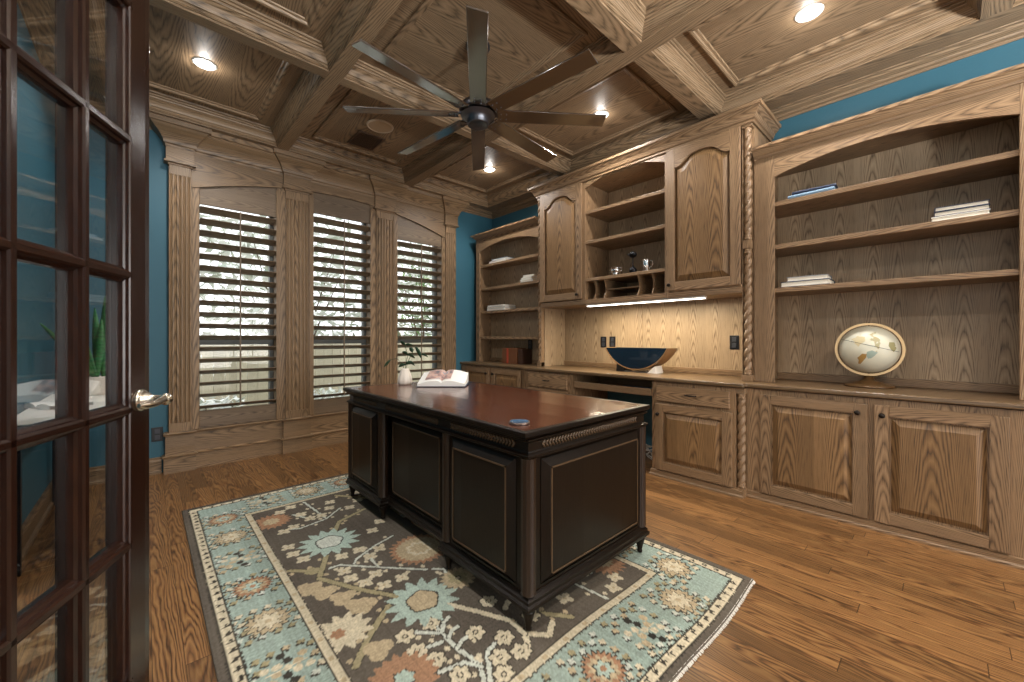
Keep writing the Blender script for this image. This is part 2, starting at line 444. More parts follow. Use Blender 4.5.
WIN = [(.32, .935), (1.225, 1.85), (2.13, 2.765)]
m = MB()
xs = [XL-.12] + [c for w in WIN for c in w] + [XR+.12]
for i in range(0, len(xs), 2): m.box(xs[i], xs[i+1], YB, YB+.16, 0, 3.1)
for a, b in WIN: m.box(a, b, YB, YB+.16, 0, .33); m.box(a, b, YB, YB+.16, 2.58, 3.1)
m.build('wall_back', TEAL, kind='structure', label='teal wall with the three shuttered windows')
m = MB(); m.box(XR, XR+.12, YF, YB, 0, 3.1); m.build('wall_right', TEAL, kind='structure', label='teal wall behind the oak bookcases')
DY0, DY1, DZ = -1.15, .75, 2.5
m = MB(); m.box(XL-.12, XL, DY1, YB, 0, 3.1); m.box(XL-.12, XL, YF, DY0, 0, 3.1); m.box(XL-.12, XL, DY0, DY1, DZ, 3.1)
m.build('wall_left', TEAL, kind='structure', label='teal wall beside the open glass door')
m = MB(); m.box(XL-.12, .1, YF-.12, YF, 0, 3.1); m.box(3.1, XR+.12, YF-.12, YF, 0, 3.1); m.box(.1, 3.1, YF-.12, YF, 2.55, 3.1); m.build('wall_front', TEAL, kind='structure', label='teal wall behind the viewer')
# hall beyond the doorway
HALLW = plain('hall_paint', srgb('#cfc8bb'), .7)
m = MB(); m.box(XL-2.6, XL-2.5, YF-2.7, 2.3, 0, 2.7); m.box(XL-2.6, XR+.12, YF-2.7, YF-2.6, 0, 2.7); m.box(XR+.02, XR+.12, YF-2.7, YF-.12, 0, 2.7); m.box(XL-2.6, XL-.12, 2.2, 2.3, 0, 2.7); m.box(XL-2.6, XL-.12, YF-.12, 2.3, 2.7, 2.8); m.box(XL-2.6, XR+.12, YF-2.7, YF-.12, 2.7, 2.8)
m.build('wall_hall', HALLW, kind='structure', label='pale walls and ceiling of the hall outside the doorway')
m = MB()
m.box(XL-.13, XL+.015, DY1, DY1+.1, 0, DZ+.1); m.box(XL-.13, XL+.015, DY0-.1, DY0, 0, DZ+.1); m.box(XL-.13, XL+.015, DY0, DY1, DZ, DZ+.1)
m.build('trim_14', OAKW, kind='structure', bevel=.004, label='oak casing around the doorway')

# --- ceiling: slab, beam grid, coffers
m = MB(); m.cur = 0
bx = [(XL, -.22), (.885, .98), (2.15, 2.26), (3.36, XR)]
by = [(YF, -1.68), (-.24, -.13), (1.21, 1.325), (2.73, 2.81), (4.12, YB)]
cx = [(-.22, .885), (.98, 2.15), (2.26, 3.36)]
cy = [(-1.68, -.24), (-.13, 1.21), (1.325, 2.73), (2.81, 4.12)]
for i, (a, b) in enumerate(cx):
    for j, (c, d) in enumerate(cy): m.box(a, b, c, d, ZC, 3.1, g=1 if j != 2 or i != 1 else 0)
m.build('ceiling', OAKC, kind='structure', label='oak boarded ceiling panels recessed between the beams')
k = 0
for a, b in bx:
    k += 1; m = MB(); m.box(a, b, YF, YB, ZB, 3.1, g=1)
    m.build('trim_%d' % k, OAKC, kind='structure', label=['oak ceiling border along the door wall', 'long oak ceiling beam nearest the door', 'long oak ceiling beam nearest the bookcases', 'oak ceiling border above the bookcases'][k-1])
for a, b in by:
    k += 1; m = MB()
    for c, d in cx: m.box(c, d, a, b, ZB, 3.1, g=0)
    m.build('trim_%d' % k, OAKC, kind='structure', label=['oak ceiling border behind the viewer', 'cross beam overhead behind the fan', 'cross beam between viewer and fan', 'cross beam between fan and windows', 'oak ceiling border above the windows'][k-5])
prof = [(0, ZB), (-.004, 2.846), (0, 2.852), (.008, 2.853), (.006, 2.859), (.010, 2.861), (.010, 2.872), (.006, 2.875), (.014, 2.878), (.018, 2.893), (.028, 2.908), (.042, 2.918), (.040, 2.923), (.048, 2.926), (.050, 2.936), (.047, 2.940), (.057, 2.942), (.058, 2.952), (.054, 2.956), (.066, 2.959), (.068, ZC)]
pan = [(.155, ZC), (.155, 2.953), (.165, 2.949), (.176, 2.952), (.182, 2.962), (.196, 2.964), (.2, ZC)]
k = 20
for i, (a, b) in enumerate(cx):
    for j, (c, d) in enumerate(cy):
        k += 1; m = MB(); ring = [(a, c), (b, c), (b, d), (a, d)]
        m.sweep(ring, prof, closed=True); m.sweep(ring, pan, closed=True)
        m.build('trim_%d' % k, OAKC, kind='structure', label='crown and panel moulding of the %s ceiling coffer %s' % (['door side', 'middle', 'bookcase side'][i], ['behind the viewer', 'overhead', 'in the fan row', 'by the windows'][j]))
# small crown at the wall
crown = [(0, 2.78), (.008, 2.78), (.010, 2.795), (.030, 2.800), (.036, 2.812), (.070, 2.822), (.078, 2.832), (.098, 2.835), (.1, ZB)]
m = MB(); m.sweep([(XL, YF), (XR, YF), (XR, YB), (XL, YB)], crown, closed=True)
m.build('trim_40', OAKC, kind='structure', label='oak crown moulding at the top of the walls')
# baseboards
bb = [(0, 0), (.028, 0), (.028, .018), (.016, .028), (.016, .1), (.010, .112), (.012, .125), (0, .13)]
m = MB(); m.sweep([(.1, YB), (XL, YB)], bb); m.build('baseboard_back', OAKW, kind='structure', label='oak baseboard beside the window surround')
m = MB(); m.sweep([(XL, YB), (XL, DY1+.1)], bb); m.build('baseboard_left', OAKW, kind='structure', label='oak baseboard behind the glass door')

# --- window surround: base, pilasters, header, crown
def wallpath(pil, pan, back=YB, ext=0.0):
    P = [(2.965+ext, back), (2.965+ext, pil), (2.785-ext, pil), (2.785-ext, pan), (2.105+ext, pan), (2.105+ext, pil), (1.875-ext, pil), (1.875-ext, pan),
         (1.205+ext, pan), (1.205+ext, pil), (.975-ext, pil), (.975-ext, pan), (.3+ext, pan), (.3+ext, pil), (.125-ext, pil), (.125-ext, back)]
    return P
m = MB()
m.sweep(wallpath(4.252, 4.287, ext=.015), [(0, 0), (0, .124), (.010, .128), (.012, .138), (0, .144), (-.010, .147)])
m.sweep(wallpath(4.262, 4.297, ext=.005), [(0, .145), (0, .302), (.010, .306), (.014, .318), (.004, .326), (-.02, .33)])
m.build('trim_41', OAKW, kind='structure', label='stepped oak base under the three windows')
def vprism(mb, poly, z0, z1):
    n = len(poly); L = 0; ou, ov = random.random()*9, random.random()*9
    for i in range(n):
        (a, b), (c, d) = poly[i], poly[(i+1) % n]; l = math.hypot(c-a, d-b)
        mb.face([(a, b, z0), (c, d, z0), (c, d, z1), (a, b, z1)], [(ou+z0, ov+L), (ou+z0, ov+L+l), (ou+z1, ov+L+l), (ou+z1, ov+L)]); L += l
    mb.face([(a, b, z1) for a, b in poly], [(a, b) for a, b in poly]); mb.face([(a, b, z0) for a, b in poly[::-1]], [(a, b) for a, b in poly[::-1]])
PIL = [(.143, .283, 5), (.99, 1.19, 6), (1.89, 2.09, 6), (2.80, 2.95, 5)]
for i, (a, b, nf) in enumerate(PIL):
    m = MB(); yf = 4.272
    def flutes(z0, z1, cut):
        poly = [(a, 4.33), (a, yf)]
        if cut:
            w = (b-a)/nf
            for q in range(nf):
                x0 = a+q*w+w*.22; x1 = a+(q+1)*w-w*.22
                for t in range(7):
                    tt = t/6; poly.append((x0+(x1-x0)*tt, yf+.011*math.sin(PI*tt)))
        poly += [(b, yf), (b, 4.33)]
        vprism(m, poly, z0, z1)
    flutes(.325, .40, False); flutes(.40, 2.44, True); flutes(2.44, 2.52, False)
    e = .02
    m.box(a-e, b+e, 4.255, 4.33, 2.545, 2.70, g=0); m.box(a-e-.012, b+e+.012, 4.243, 4.33, 2.53, 2.547, g=0); m.box(a-.008, b+.008, 4.262, 4.33, 2.515, 2.53, g=0)
    m.build('trim_%d' % (42+i), OAKW, kind='structure', bevel=.002, label='fluted oak pilaster ' + ['beside the door knob, left end of the windows', 'between the left and middle windows', 'between the middle and right windows', 'at the right end of the windows'][i])
arch_z = lambda x: 2.575-.135*(x-1.545)**2
m = MB()
for a, b in ((.29, .985), (1.195, 1.885), (2.095, 2.795)):
    n = 14; low = [(a+(b-a)*t/n, arch_z(a+(b-a)*t/n)) for t in range(n+1)]
    m.prism(low+[(b, 2.72), (a, 2.72)], lambda p, q, d: (p, 4.335-d, q), 0, .05, 0)
    m.prism(low+[(x, z+.012) for x, z in low[::-1]], lambda p, q, d: (p, 4.335-d, q), 0, .058, 0)
m.build('trim_46', OAKW, kind='structure', label='oak header cut to one long arch over the three windows')
m = MB(); m.sweep(wallpath(4.255, 4.287), [(-.01, 2.655), (.004, 2.655), (.006, 2.672), (.016, 2.678), (.020, 2.70), (.03, 2.72), (.05, 2.75), (.085, 2.785), (.095, 2.80), (.108, 2.803), (.11, ZB)])
m.build('trim_47', OAKW, kind='structure', label='oak crown stepping around the window pilasters')
m = MB()
for a, b in ((.283, .34), (.915, .99), (1.19, 1.245), (1.827, 1.89), (2.09, 2.15), (2.745, 2.80)):
    m.box(a, b, 4.292, 4.40, .325, 2.57, g=2)
    m.box(a+.012 if a < .3 or 1.18 < a < 1.2 or 2.08 < a < 2.1 else a-.0, b, 4.287, 4.30, .33, 2.5, g=2)
m.build('trim_48', OAKW, kind='structure', bevel=.002, label='narrow oak jambs beside the shutters')

SASH = plain('window_sash', srgb('#585b58'), .5)
SX = [(.34, .915), (1.245, 1.827), (2.15, 2.745)]
for i, (a, b) in enumerate(SX):
    w = thing('window_%d' % (i+1), ((a+b)/2, 4.44, .33), 'tall sash window behind the %s shutter' % ['left', 'middle', 'right'][i], 'window', kind='structure')
    m = MB(); m.box(a-.02, a+.012, 4.41, 4.47, .33, 2.58); m.box(b-.03, b+.02, 4.41, 4.47, .33, 2.58); m.box(a, b, 4.41, 4.47, .33, .40); m.box(a, b, 4.41, 4.47, 2.5, 2.58); m.box(a, b, 4.405, 4.47, 1.04, 1.09)
    m.build('window_frame', SASH, w, bevel=.003)
    m = MB(); m.box(a, b, 4.438, 4.444, .36, 2.55); m.build('glass_pane', PANE, w)

# ================================================================== SHUTTERS
for i, (a, b) in enumerate(SX):
    top = [2.245, 2.36, 2.245][i]
    s = thing('window_shutter', ((a+b)/2, 4.3, .33), 'oak plantation shutter with open louvers, ' + ['left of the three, nearest the door', 'middle of the three and the tallest', 'right of the three, behind the small vase'][i], 'shutter', 'plantation shutters in the window wall')
    m = MB(); m.box(a+.001, b-.001, 4.297, 4.325, .331, .478, g=0); m.build('bottom_rail', OAKS, s, bevel=.002)
    m = MB()
    n = 10; low = [(a+.001, top), (b-.001, top)]; hi = [(b-.001-(b-a-.002)*t/n, arch_z(b-(b-a)*t/n)+.02) for t in range(n+1)]
    m.prism(low+hi, lambda p, q, d: (p, 4.325-d, q), 0, .025, 0)
    m.build('top_rail', OAKS, s, bevel=.002)
    nl = 18 if i != 1 else 19
    z0 = .505; dz = .0998
    for k in range(nl):
        z = z0+k*dz
        if z > top-.02: break
        m = MB(); sec = []
        for q in range(16):
            t = 2*PI*q/16; p = (.054*math.cos(t), .0085*math.sin(t)); ca, sa = math.cos(math.radians(-20)), math.sin(math.radians(-20))
            sec.append((4.325+p[0]*ca-p[1]*sa, z+p[0]*sa+p[1]*ca))
        ou, ov = random.random()*9, random.random()*9
        m.grid([[(x, y, zz) for y, zz in sec] for x in (a+.004, b-.004)], close=True, uvf=lambda r, q: (ou+r*(b-a), ov+q*.012))
        m.face([(a+.004, y, zz) for y, zz in sec][::-1]); m.face([(b-.004, y, zz) for y, zz in sec])
        m.build('louver', OAKS, s)
    m = MB(); xm = (a+b)/2; m.box(xm-.006, xm+.006, 4.259, 4.270, .50, top-.02, g=2); m.build('tilt_rod', OAKS, s, bevel=.002)

# ================================================================== GLASS DOOR (swung open beside the camera)
DN = Vector((.908, -.418, 0)); DD = Vector((.418, .908, 0))
DM = Matrix(((DD.x, DN.x, 0, .010), (DD.y, DN.y, 0, 1.553), (0, 0, 1, 0), (0, 0, 0, 1)))   # local: a (<=0 towards the hinge), n, z
dt = thing('door_1', (-.18, 1.14, .008), 'dark mahogany glass paned door standing open beside the viewer', 'door', kind='structure')
cols = [(-.092-.155, -.092), (-.092-.155*2-.033, -.092-.155-.033), (-.092-.155*3-.066, -.092-.155*2-.066), (-.092-.155*4-.099, -.092-.155*3-.099)]
rows = [.19+.359*q for q in range(7)]
WD = -cols[-1][0]+.092
m = MB(); m.box(-.092, 0, -.045, 0, .008, 2.46, g=2, M=DM); m.box(-WD, -WD+.092, -.045, 0, .008, 2.46, g=2, M=DM)
m.build('stile', DOORW, dt, bevel=.003)
m = MB(); m.box(-WD+.092, -.092, -.045, 0, .008, rows[0]-.012, g=0, M=DM); m.box(-WD+.092, -.092, -.045, 0, rows[6]+.012, 2.46, g=0, M=DM)
m.build('rail', DOORW, dt, bevel=.003)
def moulded(mb, a0, a1, z0, z1, vert):
    # muntin: rounded nose each side with steps
    w = (a1-a0) if vert else (z1-z0); c = (a0+a1)/2 if vert else (z0+z1)/2
    sec = [(-.5, -.016), (-.46, -.029), (-.30, -.033), (-.26, -.043), (-.14, -.046), (.14, -.046), (.26, -.043), (.30, -.033), (.46, -.029), (.5, -.016),
           (.46, -.007), (.30, -.003), (.26, .004), (.14, .007), (-.14, .007), (-.26, .004), (-.30, -.003), (-.46, -.007)]
    sec = [(c+p*w, n-.002) for p, n in sec]
    ou, ov = random.random()*9, random.random()*9; L = (z1-z0) if vert else (a1-a0)
    pts = lambda e: [DM @ Vector(((p, n, (z0, z1)[e]) if vert else ((a0, a1)[e], n, p))) for p, n in sec]
    A, B = pts(0), pts(1); k = len(sec)
    for q in range(k):
        r = (q+1) % k
        mb.face([A[q], A[r], B[r], B[q]], [(ou, ov+q*.008), (ou, ov+q*.008+.008), (ou+L, ov+q*.008+.008), (ou+L, ov+q*.008)])
for q in range(3):
    m = MB(); moulded(m, cols[q+1][1]-.004, cols[q][0]+.004, rows[0]-.01, rows[6]+.01, True); m.build('muntin', DOORW, dt)
for q in range(1, 6):
    m = MB(); moulded(m, -WD+.09, -.09, rows[q]-.021, rows[q]+.021, False); m.build('muntin', DOORW, dt)
# sticking along the stiles and rails
m = MB()
for a in (-.098, -WD+.098): moulded(m, a-.010, a+.008, rows[0]-.02, rows[6]+.02, True)
for z in (rows[0], rows[6]): moulded(m, -WD+.09, -.09, z-.014, z+.010, False)
m.build('sticking', DOORW, dt)
m = MB(); m.box(-WD+.085, -.085, -.0225, -.0195, rows[0]-.012, rows[6]+.012, M=DM); m.build('glass_pane', DOORGLASS, dt)
# lever handle
h = MB(); HP = Vector((-.047, 0, .928))
def dl(a, n, z): return DM @ Vector((HP.x+a, n, HP.z+z))
rowsl = []
for r, n in ((.030, 0), (.031, .004), (.027, .008), (.022, .011), (.021, .018), (.014, .024), (.0125, .040), (.0125, .062)):
    rowsl.append([dl(r*math.cos(2*PI*i/28), n, r*math.sin(2*PI*i/28)) for i in range(28)])
h.grid(rowsl, close=True); h.face(rowsl[-1])
h.tube([dl(-.004, .056, .003), dl(-.03, .060, 0), dl(-.065, .060, -.003), (dl(-.105, .058, -.002)), dl(-.118, .052, 0)], [.012, .010, .009, .010, .006], 12)
h.ball(dl(0, .058, 0), .0165, 16, 10)
h.build('lever_handle', NICKEL, dt, label='satin nickel lever handle')

# ================================================================== BUILT-IN CABINETRY (right wall)
CT0, CT1 = .752, .787          # worktop underside / top
XBF, XSF = 3.02, 3.08          # front faces of the middle and the side base cabinets
XU, XBC = 3.18, 3.22           # front faces of the wall cabinet and the bookcases
shoe = [(0, 0), (.020, 0), (.020, .012), (.012, .02), (.012, .045), (0, .05)]

def twisted(parent, x, y, z0, z1, r=.026, blocks=()):
    m = MB()
    segs = []
    cur = z0
    for b in blocks: segs.append((cur, b-.03)); m.box(x-r, x+r, y-r, y+r, b-.03, b+.03, g=2); cur = b+.03
    segs.append((cur, z1))
    for a, b in segs:
        for c, d in ((a, 1), (b, -1)):
            m.lathe([(r*.8, 0), (r, .006), (r, .016), (r*.82, .020), (r, .026), (r, .034), (r*.8, .038)] if d > 0 else [(r*.8, -.038), (r, -.034), (r, -.026), (r*.82, -.02), (r, -.016), (r, -.006), (r*.8, 0)], (x, y, c), 16)
        m.rope((x, y, a+.036), b-a-.072, r*1.06, .135, 'z', 2, step=.005, segs=32, depth=.46)
    return m.build('twisted_column', OAK, parent)
def knob_pull(parent, fn, a, b):
    k = MB(); k.tube([fn(a-.038, b, .020), fn(a-.034, b, .040), fn(a, b, .047), fn(a+.034, b, .040), fn(a+.038, b, .020)], [.005, .0045, .006, .0045, .005], 8); k.build('pull', BRONZE, parent, label='dark bronze bar pull')

# worktop
m = MB()
poly = [(XR, -.37), (XR, YB), (3.055, YB), (3.055, 3.10), (2.995, 3.10), (2.995, .93), (3.055, .93), (3.055, -.37)]
m.prism([(y, x) for x, y in poly], lambda a, b, d: (b, a, d), CT0+.006, CT1, 0)
m.build('worktop', OAKT, bevel=.008, seg=3, label='long oak worktop running under the bookcases and wall cabinet', cat='countertop')
# right base cabinet with two doors
f = fx(XSF)
c = thing('base_cabinet', (3.34, .28, 0), 'wide oak base cabinet with two panel doors below the globe', 'cabinet')
m = MB(); m.box(XSF, XR-.002, -.37, .93, .0, CT0, g=2); m.build('cabinet_body', OAK, c)
m = MB(); m.sweep([(XSF, .93), (XSF, -.37)][::-1], shoe); m.build('shoe_moulding', OAK, c)
panel_door(c, 'door', f, .303, .848, .058, .718, .062, knob=(.345, .667))
panel_door(c, 'door', f, -.212, .275, .058, .718, .062, knob=(.240, .664))
# middle right base cabinet
f = fx(XBF)
c = thing('base_cabinet', (3.3, 1.26, 0), 'oak base cabinet with one drawer, one door and a twisted corner column', 'cabinet')
m = MB(); m.box(XBF, XR-.002, .985, 1.605, 0, CT0, g=2); m.box(XBF+.06, XR-.002, .931, .985, 0, CT0, g=2); m.box(XBF, XBF+.06, .931, .985, .0, .06, g=1); m.box(XBF, XBF+.06, .931, .985, .715, CT0, g=1); m.build('cabinet_body', OAK, c)
m = MB(); m.sweep([(XBF, .935), (XBF, 1.605), (XBF+.4, 1.605)], shoe); m.build('shoe_moulding', OAK, c)
m = MB(); fbox(m, f, 1.02, 1.562, .602, .724, 0, .02, 'a'); d = m.build('drawer', OAK, c, bevel=.006, seg=3); knob_pull(d, f, 1.287, .668)
panel_door(c, 'door', f, 1.005, 1.572, .06, .578, .062, knob=(1.54, .50))
twisted(c, XBF+.029, .958, .06, .715)
# kneehole apron with keyboard tray, drawer unit on the left
c = thing('keyboard_drawer', (3.2, 2.0, .62), 'shallow oak keyboard drawer in the kneehole, slid slightly open', 'drawer')
m = MB(); m.box(XBF+.0, XBF+.022, 1.612, 2.412, .628, .686, g=1); m.build('drawer_front', OAK, c, bevel=.004)
m = MB(); m.box(XBF+.022, 3.45, 1.625, 2.40, .628, .64, g=1); m.box(XBF+.022, 3.45, 1.612, 1.625, .628, .668); m.box(XBF+.022, 3.45, 2.40, 2.412, .628, .668); m.box(3.44, 3.452, 1.612, 2.412, .628, .748); m.build('drawer_tray', OAK, c)
m = MB(); m.box(3.07, 3.24, 1.74, 2.02, .641, .652); m.box(3.08, 3.25, 1.72, 1.99, .652, .668)
m.build('paper_stack', BLUEC, label='pale blue papers lying in the open keyboard drawer', cat='papers', bevel=.002)
m = MB(); m.box(XR-.02, XR-.004, 1.606, 2.417, 0, CT0); m.build('wall_kneehole', TEAL, kind='structure', label='teal wall at the back of the kneehole')
f = fx(XBF)
c = thing('base_cabinet', (3.3, 2.75, 0), 'narrow oak drawer cabinet between the kneehole and the far doors', 'cabinet')
m = MB(); m.box(XBF, XR-.002, 2.418, 3.075, 0, CT0, g=2); m.build('cabinet_body', OAK, c)
m = MB(); m.sweep([(XBF+.4, 2.418), (XBF, 2.418), (XBF, 3.075)], shoe); m.build('shoe_moulding', OAK, c)
m = MB(); fbox(m, f, 2.478, 3.012, .592, .735, 0, .02, 'a'); d = m.build('drawer', OAK, c, bevel=.006, seg=3); knob_pull(d, f, 2.745, .668)
panel_door(c, 'door', f, 2.478, 3.012, .06, .575, .062, knob=(2.51, .50))
f = fx(XSF)
c = thing('base_cabinet', (3.34, 3.7, 0), 'oak base cabinet with two doors in the far corner behind the desk', 'cabinet')
m = MB(); m.box(XSF, XR-.002, 3.077, YB-.002, 0, CT0, g=2); m.build('cabinet_body', OAK, c)
panel_door(c, 'door', f, 3.18, 3.69, .06, .735, .06, knob=(3.65, .67)); panel_door(c, 'door', f, 3.735, 4.235, .06, .735, .06, knob=(3.775, .67))

# --- bookcases
def bookcase(y0, y1, o0, o1, s0, s1, xb, shelves, label, crown_path):
    # o0..o1 face frame opening, s0..s1 clear width between the side panels, xb the back panel
    b = thing('bookcase', (3.4, (y0+y1)/2, CT1), label, 'bookcase', 'arched oak bookcases on the worktop')
    z0 = CT1+.001; zt = 2.388
    for a, c in ((y0, o0), (o1, y1)):
        m = MB(); m.box(XBC, XBC+.02, a, c, z0, zt, g=2); m.build('face_stile', OAK, b, bevel=.003)
    for a, c in ((y0, s0), (s1, y1)):
        m = MB(); m.box(XBC+.02, XR-.004, a, c, z0, zt, g=2); m.build('side_panel', OAK, b)
    m = MB(); m.box(XBC+.02, xb, s0, s1, 2.335, zt, g=1); m.build('top_panel', OAK, b)
    m = MB(); m.box(xb, xb+.02, s0, s1, z0, zt, g=2); m.build('back_panel', OAKB, b)
    m = MB(); m.box(xb-.015, xb, s0, s1, z0, z0+.052, g=1); m.build('back_ledge', OAK, b, bevel=.002)
    n = 24; low = []
    for i in range(n+1):
        t = -1+2*i/n; low.append((o0+(o1-o0)*i/n, 2.222+.078*(1-t*t)))
    m = MB(); m.prism(low+[(o1, zt), (o0, zt)], fx(XBC+.02), 0, .02, 0); m.build('arched_header', OAK, b)
    m = MB(); m.sweep(crown_path, [(0, 2.372), (.008, 2.374), (.010, 2.388), (.022, 2.396), (.040, 2.420), (.046, 2.425), (.06, 2.428), (.062, 2.445), (0, 2.446)]); m.build('crown', OAK, b)
    for z in shelves:
        m = MB(); m.box(XBC+.022, xb, s0, s1, z-.033, z, g=1); m.build('shelf', OAK, b, bevel=.003)
    return b
bookcase(-.36, .929, -.253, .804, -.31, .873, 3.592, [2.052, 1.752, 1.450], 'right oak bookcase with an arched top and the globe in its base', [(XBC, -.36), (XBC, .929)])
bookcase(3.050, 4.200, 3.062, 4.125, 3.060, 4.165, 3.452, [2.052, 1.752, 1.450, 1.118], 'far left oak bookcase beside the windows with four shelves', [(XBC, 3.066), (XBC, 4.180), (XR-.004, 4.180)])

# --- wall cabinet (hutch)
f = fx(XU)
h = thing('hutch_cabinet', (3.4, 2.0, 1.43), 'tall oak wall cabinet with two arched doors and open middle shelves', 'cabinet')
ZT = 2.66
m = MB()
for a, b in ((1.0, 1.015), (1.565, 1.581), (2.395, 2.43), (2.975, 2.99)): pass
m.box(XU+.02, XR-.03, 1.0, 1.02, 1.43, ZT, g=2); m.box(XU, XR-.03, 1.545, 1.58, 1.43, ZT, g=2); m.box(XU, XR-.03, 2.396, 2.436, 1.43, ZT, g=2); m.box(XU+.02, XR-.03, 2.97, 2.99, 1.43, ZT, g=2)
m.box(XU, XR-.03, 1.0, 2.99, 1.43, 1.478, g=1); m.box(XU+.02, XR-.03, 1.0, 2.99, 2.625, ZT, g=1); m.box(XU, XU+.02, 1.0, 1.545, 1.478, 1.49, g=1); m.box(XU, XU+.02, 1.0, 1.545, 2.63, ZT, g=1); m.box(XU, XU+.02, 2.436, 2.99, 2.63, ZT, g=1)
m.build('cabinet_body', OAK, h, bevel=.002)
m = MB(); m.box(XR-.03, XR-.004, 1.0, 2.99, 1.43, ZT, g=2); m.build('back_panel', OAKB, h)
low = [(1.58+.816*i/24, 2.565+.095*(1-(-1+2*i/24)**2)*.85) for i in range(25)]
m = MB(); m.prism(low+[(2.396, ZT), (1.58, ZT)], fx(XU+.02), 0, .02, 0); m.build('arched_header', OAK, h)
for z in (2.342, 2.048, 1.684):
    m = MB(); m.box(XU+.004, XR-.03, 1.58, 2.396, z-.03, z, g=1); m.build('shelf', OAK, h, bevel=.003)
for y in (2.30, 2.185, 1.835, 1.70):      # curved pigeonhole dividers
    m = MB(); pts = []
    for i in range(11):
        t = i/10; pts.append((XU+.012+.035*math.sin(PI*t)+.05*(1-t)*0, 1.478+.176*t))
    m.prism([(x, z) for x, z in pts]+[(XR-.03, 1.654), (XR-.03, 1.478)], lambda a, b, d: (a, y-.005+d, b), 0, .01, 0)
    m.build('pigeonhole_divider', OAK, h)
m = MB(); m.box(XU+.05, XR-.03, 1.84, 2.18, 1.555, 1.566, g=1); m.build('letter_shelf', OAK, h)
panel_door(h, 'door', f, 1.002, 1.556, 1.487, 2.632, .068, arch=.085, knob=(1.525, 1.53), slope=.045)
panel_door(h, 'door', f, 2.43, 2.988, 1.487, 2.632, .068, arch=.085, knob=(2.47, 1.53), slope=.045)
m = MB(); m.sweep([(XR-.004, .925), (XU-.006, .925), (XU-.006, 3.046), (XR-.004, 3.046)], [(0, 2.635), (.006, 2.637), (.008, 2.655), (.018, 2.66), (.03, 2.69), (.052, 2.712), (.056, 2.722), (.068, 2.724), (.07, 2.745), (0, 2.746)])
m.build('crown', OAK, h)
for y0, y1, yc in ((.931, .998, .966), (2.992, 3.048, 3.022)):
    m = MB(); m.box(XU+.055, XR-.004, y0, y1, CT1+.001, ZT, g=2); m.box(XU, XU+.055, y0, y1, 2.615, ZT, g=1)
    m.box(XU+.01, XU+.055, (y0 if yc > 2 else yc+.027), (yc-.027 if yc > 2 else y1), CT1+.001, 2.615, g=2)
    m.box(XU, XU+.055, y0, y1, CT1+.001, CT1+.045, g=1)
    m.build('corner_post', OAK, h, bevel=.002); twisted(h, XU+.027, yc, CT1+.045, 2.615, blocks=(1.775,))
m = MB(); m.box(XR-.036, XR-.004, .998, 2.99, CT1+.001, 1.43, g=2); m.build('back_splash', OAKB, h)
m = MB(); m.box(XR-.052, XR-.036, .998, 2.985, CT1+.001, CT1+.05, g=1); m.build('back_ledge', OAK, h, bevel=.002)
m = MB(); m.box(XBC+.02, XR-.037, 2.985, 2.991, CT1+.001, 1.43, g=2); m.build('end_panel', OAKB, h)
m = MB(); m.box(XR-.042, XR-.034, 2.005, 2.055, CT1+.05, 1.43, g=2); m.build('back_batten', OAKB, h)
# under cabinet light
l = thing('strip_light', (3.27, 1.83, 1.41), 'lit white strip light fixed under the wall cabinet', 'light')
m = MB(); m.box(3.20, 3.262, 1.27, 2.40, 1.414, 1.4295); m.build('light_housing', WHITE, l, bevel=.003)
m = MB(); m.box(3.206, 3.256, 1.28, 2.39, 1.410, 1.414); m.build('light_lens', STRIPE_E, l, bevel=.003)
add_light('strip_lamp', 'AREA', (3.235, 1.83, 1.405), STRIP_POWER, (1, .86, .62), .06, 1.1)

# ================================================================== DESK
RZ = .012
d = thing('executive_desk', (1.45, 1.9, RZ), 'large black brown executive desk with a reddish top standing on the rug', 'desk')
DX0, DX1, DY_0, DY_1, DR, DA, DB = 1.042, 1.862, 1.042, 2.772, 1.092, 1.598, 2.278
out = [(DX0, DY_0), (DX0, DA), (DR, DA), (DR, DB), (DX0, DB), (DX0, DY_1), (DX1, DY_1), (DX1, DY_0)]
rect = [(DX0, DY_0), (DX0, DY_1), (DX1, DY_1), (DX1, DY_0)]
m = MB(); m.cur = 1
m.sweep([(1.0, 1.015), (1.0, 2.80), (1.89, 2.80), (1.89, 1.015)], [(-.03, .725), (-.022, .725), (-.014, .730), (-.006, .738), (0, .742), (0, .757), (-.002, .7595), (-.005, .760)], closed=True)
m.face([(1.03, 1.045, .725), (1.86, 1.045, .725), (1.86, 2.77, .725), (1.03, 2.77, .725)])
X0_, X1_, Y0_, Y1_ = 1.005, 1.885, 1.02, 2.795
for q in ([(X0_, Y0_), (X1_, Y0_), (X1_-.02, Y0_+.02), (X0_+.02, Y0_+.02)], [(X1_, Y0_), (X1_, Y1_), (X1_-.02, Y1_-.02), (X1_-.02, Y0_+.02)], [(X1_, Y1_), (X0_, Y1_), (X0_+.02, Y1_-.02), (X1_-.02, Y1_-.02)], [(X0_, Y1_), (X0_, Y0_), (X0_+.02, Y0_+.02), (X0_+.02, Y1_-.02)]): m.face([(a, b, .76) for a, b in q])
m.cur = 0
X0_ += .02; X1_ -= .02; Y0_ += .02; Y1_ -= .02
m.face([(X0_, Y0_, .76), (X1_, Y0_, .76), (X1_, Y1_, .76), (X0_, Y1_, .76)], [(Y0_, X0_), (Y0_, X1_), (Y1_, X1_), (Y1_, X0_)])
m.build('desktop', [DESKT, DESKB], d, label='reddish brown polished desk top with a black edge')
m = MB(); m.box(DX0, DX1, DY_0, DA, .12, .665, g=2); m.box(DX0, DX1, DB, DY_1, .12, .665, g=2); m.box(DR, DX1-.3, DA, DB, .12, .665, g=2); m.build('desk_body', DESKB, d)
